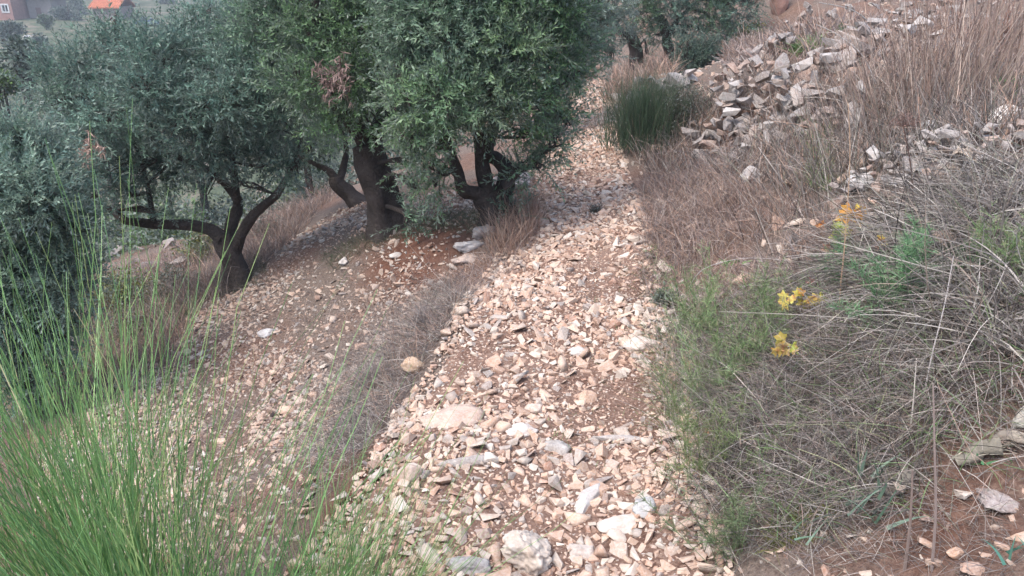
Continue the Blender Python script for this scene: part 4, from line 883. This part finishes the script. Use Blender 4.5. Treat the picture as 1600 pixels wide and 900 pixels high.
# yellow vine sprigs, each leaf a part
def lobed(seed):
    rs = np.random.default_rng(seed); pts = [(0, 0, 0)]; ang = np.linspace(-2.5, 2.5, 11); rd = [.55, .45, .8, .55, .75, 1, .75, .55, .8, .45, .55]
    rd = [.55, .8, .5, .95, .6, 1.1, .6, .95, .5, .8, .55]
    for a, q in zip(ang, rd): q *= rs.uniform(.88, 1.08); pts.append((math.sin(a)*q, math.cos(a)*q+.25, .12*math.sin(a*3+seed)+rs.normal()*.05))
    return np.array(pts), np.array([[0, i, i+1] for i in range(1, 11)])
def sprig(label, spots, pal, size, Yo=0, stem=True, name='vine_sprig'):
    c0 = G(*spots[0]); Y = c0[1]-.32+Yo; b = G(spots[0][0], spots[0][1]+35); t = empty(name, b, label, 'autumn leaves'); a = Acc()
    for i, (x, y) in enumerate(spots):
        p = W(x, y, Y+rnd(-.03, .03)); V, F = lobed(i+len(spots)*7); s = size*rnd(.75, 1.15); c = np.array(pal[rng.integers(len(pal))])
        V = V*s @ rotm(rnd(0, 6.28), rnd(.5, 1.4), rnd(-.5, .5)).T + p; cc = c*np.clip(1+.35*rng.normal(size=(len(V), 1))*[.3, 1, .5], .5, 1.3); A_ = Acc(); A_.add(V, F, cc); A_.link('leaf', M['yellow'], t)
        if stem: tube_into(a, [b, (b+p)/2+[0, 0, .01], p], [.0014, .0011, .0008], (.25,.16,.10), sides=4, sub=2)
    if stem: a.link('stem', M['dry'], t)
YL = [(.62,.50,.10),(.70,.56,.16),(.50,.44,.08),(.58,.36,.08)]
sprig('bright yellow lobed leaves low in the grass, largest yellow group', [(1247,462),(1240,470),(1252,476),(1262,466),(1270,474),(1256,458),(1284,470),(1228,466),(1222,470),(1276,462),(1262,482)], YL, .032)
sprig('yellow-green leaf group below and left of the largest yellow leaves', [(1222,540),(1215,535),(1230,545),(1238,538),(1226,530),(1236,550),(1212,545)], [(.42,.42,.10),(.5,.36,.10),(.45,.30,.12)], .029)
sprig('yellow-orange leaves topmost among the autumn leaves', [(1336,328),(1330,335),(1342,340),(1350,338),(1338,346),(1356,345),(1328,325)], [(.70,.52,.10),(.62,.32,.07),(.66,.48,.12)], .048, .05)
sprig('yellow-green pointed leaves beside the tan cane', [(1312,362),(1305,358),(1318,368),(1322,378),(1308,374),(1300,366),(1325,360),(1316,384)], [(.40,.44,.11),(.50,.50,.14)], .040, .05)
sprig('pale orange-pink withered leaves left of the tan cane', [(1296,388),(1290,394),(1302,396),(1295,402)], [(.58,.38,.24),(.55,.34,.20)], .032, .05)
sprig('single orange-brown leaf with green stalk above the fennel', [(1283,347),(1279,355)], [(.50,.20,.05),(.24,.30,.08)], .024, .05)
sprig('small yellow and red leaves just left of the bluish fennel', [(1378,380),(1374,386),(1384,378),(1372,372)], [(.55,.42,.10),(.45,.20,.08)], .022, .05)
sprig('dull red leaf in the dry grass above the largest yellow leaves', [(1268,436),(1262,440)], [(.33,.14,.11)], .015, .05)

# broad strap leaves
def straps(label, px, py, n, Lpx, wd, cols, lean=(0, 0), spread=.9, Yo=None, up=.5):
    g = G(px, py); t = empty('strap_leaf_plant', g, label, 'green plant'); L = Lpx*S(g[1], py)
    for k in range(n):
        d = np.array([[rng.normal()*spread+lean[0], rng.normal()*spread*.6+lean[1], up]]); A_ = Acc(); A_.st(g[None]+rng.normal(size=(1, 3))*[.04, .03, 0]+[0, 0, .04], d, np.array([L*rnd(.6, 1.1)]), np.array([wd*rnd(.7, 1.2)]), bend=.15, droop=.35, segs=6, col=pick(np.array(cols), 1), tipw=.08); A_.link('leaf', M['green'], t)
ST = [(.13,.20,.14),(.16,.23,.17),(.10,.17,.11)]
straps('grey-green strap leaves lying over the dead grass above the red soil', 1340, 825, 14, 110, .0050, ST, (.5, .1), .5)
straps('grey-green strap leaves on the lower bank, left of the larger tuft', 1270, 850, 9, 70, .0035, ST, (.2, 0), .7)
straps('broad green blades standing by the weathered log', 1375, 770, 7, 90, .0050, ST, (.1, 0), .5, up=1.2)
straps('teal green blades at the lower right corner on red soil', 1597, 905, 9, 55, .0045, [(.06,.16,.12),(.08,.19,.14)], (-.1, 0), .8)
straps('small bright green blades beside the pale upright stone', 1470, 690, 8, 45, .0025, [(.12,.26,.08)], (0, 0), .5, up=1)
straps('tuft of green blades on the upper edge of the dead stems', 1570, 330, 9, 50, .0035, [(.16,.24,.07)], (.2, 0), .9, up=.7)
straps('bright green leaf shoots on the bank above the fennel row', 1150, 425, 6, 22, .006, [(.14,.28,.08)], (0, 0), .9, up=.6)
straps('low green leaves between log and flat grey slab', 1535, 735, 8, 26, .0045, [(.09,.22,.10)], (0, 0), 1.0, up=.4)

# dead wood
def log(name, p0, p1, r0, r1, label, color, seed, lift=.01, cat='log', bend=.01):
    a, b = G(*p0), G(*p1); a[2] += r0*.5+lift; b[2] += r1*.5+lift; t = empty(name, a, label, cat); A_ = Acc()
    mid = [a+(b-a)*f+rng.normal(size=3)*bend for f in (.33, .66)]
    tube_into(A_, [a, *mid, b], [r0*.9, r0, (r0+r1)/2, r1], color, sides=14, knob=.34, flute=.05, seed=seed, sub=6)
    A_.link('wood', M['wood'], t, True)
    s = Acc(); n = 26; f = rng.random((n, 1)); pp = a+(b-a)*f+unit(rng.normal(size=(n, 3)))*(r0*.9); s.st(pp, np.tile(unit(b-a), (n, 1))+rng.normal(size=(n, 3))*.25, rng.uniform(.02, .07, n), .0022, bend=.2, segs=2, sides=3, col=pick(np.array([color])*1.15, n)); s.link('splinters', M['wood'], t)['kind'] = 'stuff'
log('rotten_log', (1305,296), (1358,258), .018, .026, 'pale orange rotten log end in the near rubble', (.40,.30,.23), 3, .02)
log('weathered_log', (1332,794), (1422,745), .012, .019, 'cracked grey weathered log lying in the grass above the strap leaves', (.30,.275,.23), 5, .012)
log('weathered_log', (1490,735), (1560,712), .016, .020, 'mossy grey log beside the flat grey slab', (.33,.30,.24), 7, .02)
log('weathered_log', (1550,700), (1605,700), .012, .014, 'thin split stick above the flat grey slab at the right edge', (.38,.33,.27), 8, .02)
log('broken_stump', (1492,275), (1508,262), .045, .03, 'short pale broken stump end among grey stems', (.50,.40,.31), 9, .04)
log('broken_branch', (1432,285), (1452,240), .022, .010, 'short grey dead stump standing in the near rubble', (.30,.28,.27), 10, .02)
log('dead_branch', (1205,748), (1180,735), .006, .004, 'small pale broken stick in the grass of the lower bank', (.45,.40,.35), 11, .03, 'stick')
# withered foliage hanging in the crowns
def withered(label, px, py, Y, n, L, col):
    c = W(px, py, Y); t = empty('withered_spray', c, label, 'dead leaves'); A_ = Acc(); d = rng.normal(size=(n, 3))*.45+[0, 0, -1]
    Pn = A_.st(c+rng.normal(size=(n, 3))*[.06, .04, .05], d, L*rng.uniform(.5, 1.1, n), .002, bend=.3, segs=3, col=pick(np.array([col]), n)); A_.link('twigs', M['dry'], t)['kind'] = 'stuff'
    B_ = Acc(); q = Pn[:, 1:].reshape(-1, 3).repeat(5, 0); m_ = len(q); B_.st(q, rng.normal(size=(m_, 3))*.6+[0, 0, -.8], .05, .005, bend=.4, segs=2, col=pick(np.array([col, np.array(col)*1.3]), m_), tipw=.1); B_.link('dead_leaves', M['dry'], t)['kind'] = 'stuff'
withered('reddish withered spray hanging in the crown between left and thick olives', 528, 108, G(608,358)[1]-.75, 26, .16, (.24,.17,.15))
withered('small pinkish withered spray in the left olive crown', 137, 232, G(375,445)[1]-.75, 14, .09, (.40,.29,.24))
# leaf litter
dl = region([(1150,600),(1350,560),(1350,760),(1180,860)], 24)
for k, (x, y, lab) in enumerate([(1180,548,'rust-brown curled leaf left of the yellow-green leaf group'),(1405,790,'pale tan dry leaf at the top of the bare red soil'),(1172,545,'brown curled leaf beside the rust-brown one'),(1105,690,'orange-brown leaf at the foot of the fennel row'),(1175,715,'pinkish dry leaf low on the bank')]):
    p = G(x, y); p[2] += .05; V, F = lobed(k+50); A_ = Acc(); A_.add(V*.022 @ rotm(k, .4, .3).T, F, np.array([(.30,.16,.11),(.46,.38,.31),(.27,.17,.13),(.42,.22,.13),(.45,.33,.28)][k])); o = A_.link('dry_leaf', M['yellow']); o.location = p; tag(o, lab, 'dry leaf')

# ------------------------------------------------------------------ village across the valley
def box(a, x0, x1, y0, y1, z0, z1, c):
    V = np.array([[x0,y0,z0],[x1,y0,z0],[x1,y1,z0],[x0,y1,z0],[x0,y0,z1],[x1,y0,z1],[x1,y1,z1],[x0,y1,z1]], float)
    a.add(V, np.array([[0,3,2,1],[4,5,6,7],[0,1,5,4],[1,2,6,5],[2,3,7,6],[3,0,4,7]]), np.array(c, float))
def wall_with_holes(a, x0, x1, z0, z1, yf, depth, holes, c):
    xs = sorted({x0, x1, *[q for h_ in holes for q in h_[:2]]}); zs = sorted({z0, z1, *[q for h_ in holes for q in h_[2:]]})
    for i in range(len(xs)-1):
        for j in range(len(zs)-1):
            mx, mz = (xs[i]+xs[i+1])/2, (zs[j]+zs[j+1])/2
            if any(h_[0] < mx < h_[1] and h_[2] < mz < h_[3] for h_ in holes): continue
            box(a, xs[i], xs[i+1], yf, yf+depth, zs[j], zs[j+1], c)
GLASS = col_mat('window_glass', .15, 0, .6)
def house(name, label, px0, px1, pyb, Y, height, depth, color, openings, roof, roofc, cat='house', over=.4, footing=3):
    if Y is None: Y = G((px0+px1)/2, pyb)[1]
    a, b = W(px0, pyb, Y), W(px1, pyb, Y); x0, x1, z0 = a[0], b[0], (a[2]+b[2])/2; z1 = z0+height; t = empty(name, ((x0+x1)/2, Y+depth/2, z0), label, cat)
    hs = []
    for (kind, u, v, w_, hh) in openings:
        cx = W(u, v, Y); hs.append((kind, cx[0]-w_/2, cx[0]+w_/2, cx[2]-hh/2, cx[2]+hh/2))
    A_ = Acc(); wall_with_holes(A_, x0, x1, z0-footing, z1, Y, .3, [q[1:] for q in hs], color)
    box(A_, x0, x0+.3, Y+.3, Y+depth, z0-footing, z1, color); box(A_, x1-.3, x1, Y+.3, Y+depth, z0-footing, z1, color); box(A_, x0+.3, x1-.3, Y+depth-.3, Y+depth, z0-footing, z1, color); A_.link('wall', M['paint'], t)
    for kind, u0, u1, v0, v1 in hs:
        if kind == 'window':
            F_ = Acc(); f = .13
            for q in ((u0-.1, u0+f, v0-.1, v1+.1), (u1-f, u1+.1, v0-.1, v1+.1), (u0+f, u1-f, v0-.1, v0+f), (u0+f, u1-f, v1-f, v1+.1), ((u0+u1)/2-.06, (u0+u1)/2+.06, v0+f, v1-f)): box(F_, q[0], q[1], Y-.06, Y+.1, q[2], q[3], (.75,.75,.75))
            w_ = F_.link('window', M['paint'], t)
            for s0, s1 in ((u0+f, (u0+u1)/2-.06), ((u0+u1)/2+.06, u1-f)):
                P2 = Acc(); box(P2, s0, s1, Y+.03, Y+.06, v0+f, v1-f, (.03,.04,.06)); P2.link('pane', GLASS, w_)
        else:
            D_ = Acc(); box(D_, u0, u1, Y+.1, Y+.16, v0, v1, (.20,.13,.12)); D_.link('door', M['paint'], t)
    if roof == 'flat':
        R_ = Acc(); box(R_, x0-over, x1+over, Y-over, Y+depth+over, z1, z1+.3, roofc); R_.link('roof', M['paint'], t)
    else:
        R_ = Acc(); ym = Y+depth/2; zr = z1+depth*.28; n = 14; xs = np.linspace(x0-over, x1+over, n*2+1)
        for k in range(n*2):                                # tile rows as ridges
            lift_ = .0 if k % 2 else .07
            for ya, yb, za, zb in ((Y-over, ym, z1-.1, zr), (ym, Y+depth+over, zr, z1-.1)):
                V = np.array([[xs[k], ya, za+lift_], [xs[k+1], ya, za+lift_], [xs[k+1], yb, zb+lift_], [xs[k], yb, zb+lift_], [xs[k], ya, za-.15], [xs[k+1], ya, za-.15], [xs[k+1], yb, zb-.15], [xs[k], yb, zb-.15]])
                R_.add(V, np.array([[0,3,2,1],[4,5,6,7],[0,1,5,4],[1,2,6,5],[2,3,7,6],[3,0,4,7]]), np.array(roofc))
        R_.link('roof', M['paint'], t)
    return t
house('pink_house', 'pink house with a white-framed window at the far left across the valley', -40, 22, 29, None, 9.5, 6, (.42,.235,.20), [('window', 8, 13, 1.15, 1.25), ('window', -18, 13, 1.15, 1.25)], 'flat', (.45,.42,.40))
house('flat_roof_house', 'low grey house with a flat overhanging roof and brown door across the valley', 47, 84, 29, None, 3.1, 5, (.30,.27,.26), [('door', 61, 21, .9, 1.9)], 'flat', (.42,.42,.44))
house('orange_hut', 'small orange-walled hut between the pink house and the flat-roofed house', 27, 36, 23, None, 2.6, 2.5, (.60,.30,.15), [('door', 33, 19, .6, 1.5)], 'flat', (.5,.46,.42), over=.15)
house('tiled_roof_house', 'low house with an orange-red tiled roof seen over the left olive', 147, 186, 27, None, 1.7, 6, (.34,.27,.25), [], 'tiled', (.55,.19,.10), over=.5)
house('upper_house', 'pinkish grey house standing above the orange-red tiled roof', 150, 188, 9, None, 4.5, 6, (.36,.29,.28), [('window', 170, 1, 1.1, 1.2)], 'flat', (.4,.38,.38))
def low_wall(label, pts, Y, hgt, color, th=.4):
    Y = G((pts[0][0]+pts[1][0])/2, (pts[0][1]+pts[1][1])/2)[1]; a, b = W(*pts[0], Y), W(*pts[1], Y); A_ = Acc(); n = 8; xs = np.linspace(a[0], b[0], n+1)
    for k in range(n): z = a[2]+(b[2]-a[2])*(k+.5)/n; box(A_, xs[k]-min(a[0],b[0]) , xs[k+1]-min(a[0],b[0])-.02, 0, th, z-a[2]-hgt-2.5, z-a[2]+rnd(-.06, .06), np.array(color)*rnd(.9, 1.1))
    o = A_.link('retaining_wall', M['paint']); o.location = (min(a[0], b[0]), Y, a[2]); tag(o, label, 'wall')
low_wall('pale plastered retaining wall under the pink house', [(-40,36),(22,36)], 110.5, 1.2, (.50,.45,.42))
low_wall('brownish terrace wall right of the pink house', [(23,30),(48,33)], 109, .7, (.30,.24,.21))
low_wall('tan terrace wall above the parked blue car', [(190,16),(250,20)], 128, 2.0, (.38,.32,.28))
# parked car
def car(label, px, py, Y, yaw):
    c = G(px, py); t = empty('parked_car', (c[0], c[1], c[2]), label, 'car')
    prof = [(-1.9,.35),(-1.95,.75),(-1.6,.9),(-1.05,.97),(-.6,1.42),(.55,1.45),(1.15,.98),(1.85,.88),(1.95,.6),(1.9,.35)]
    R3 = np.array(Matrix.Rotation(yaw, 3, 'Z')); V = np.array([(x, s*(.80 if z < 1.1 else .64), z) for s in (-1, 1) for x, z in prof]) @ R3.T + c; n = len(prof); A_ = Acc()
    q = np.array([[i, (i+1) % n, (i+1) % n+n, i+n] for i in range(n)]); A_.add(V, q, np.array((.10,.16,.28))); A_.F[10] = [np.array([list(range(n))[::-1], list(range(n, 2*n))])]; A_.link('body', GLASS, t)
    for nm, xs in (('window', ((-.95,1.02),(-.55,1.36),(.5,1.38),(1.02,1.02))),):
        for s in (-1, 1):
            B_ = Acc(); VV = np.array([(x, s*(.815 if z < 1.1 else .665), z) for x, z in xs]) @ R3.T + c; B_.add(VV, np.array([[0,1,2,3]]), np.array((.02,.025,.03))); B_.link('window', GLASS, t)
    for x in (-1.2, 1.2):
        for s in (-1, 1):
            B_ = Acc(); th = np.linspace(0, 2*math.pi, 17)[:-1]; VV = np.array([(x+.32*math.cos(a), s*.80+q_, .32+.32*math.sin(a)) for q_ in (-.1, .1) for a in th]) @ R3.T + c
            B_.add(VV, np.array([[i, (i+1) % 16, (i+1) % 16+16, i+16] for i in range(16)]), np.array((.02,.02,.02))); B_.F[16] = [np.array([list(range(16))[::-1], list(range(16, 32))])]; B_.link('wheel', M['paint'], t)
c_ = W(231, 38, 122)
car('small blue car parked on the far slope, seen over the left olive crown', 231, 41, 118, .3)
# white limestone outcrops in the valley
for k, (x, y, Y, s) in enumerate([(20,66,70,1.0),(31,65,70,.8),(44,62,72,1.2)]):
    c = G(x, y); V, F = rough_rock(80+k, 3, .25, .7, 6); o = link('rock', mesh('rock', V*s*.7, F, M['rockc'], np.tile((.6,.6,.6), (len(V), 1)))); o.location = c
    tag(o, ['white rock left of three in the valley olives', 'smallest of three white rocks in the valley olives', 'greyish rock right of three in the valley olives'][k], 'rock')

# ------------------------------------------------------------------ haze
if True:
    me = bpy.data.meshes.new('haze'); bm = bmesh.new(); bmesh.ops.create_cube(bm, size=2); bm.to_mesh(me); bm.free()
    hb = link('haze', me); hb.scale = (710, 710, 75); hb.location = (0, 0, 50); tag(hb, 'thin bluish haze filling the valley air', kind='stuff')
    m, t, N, L, b = mat_new('haze_air'); N.remove(b); v = N.new('ShaderNodeVolumePrincipled'); v.inputs['Color'].default_value = (.80,.90,1.0,1); v.inputs['Density'].default_value = .0016; v.inputs['Anisotropy'].default_value = .2
    L.new(v.outputs[0], N['Material Output'].inputs['Volume']); me.materials.append(m)
tris = sum(len(p.vertices)-2 for o in () for p in o.data.polygons)
print('objects', len(bpy.data.objects), 'tris', sum(sum(1 for _ in ()) for _ in ()) or sum(len(m_.loops)-2*len(m_.polygons) for m_ in bpy.data.meshes))
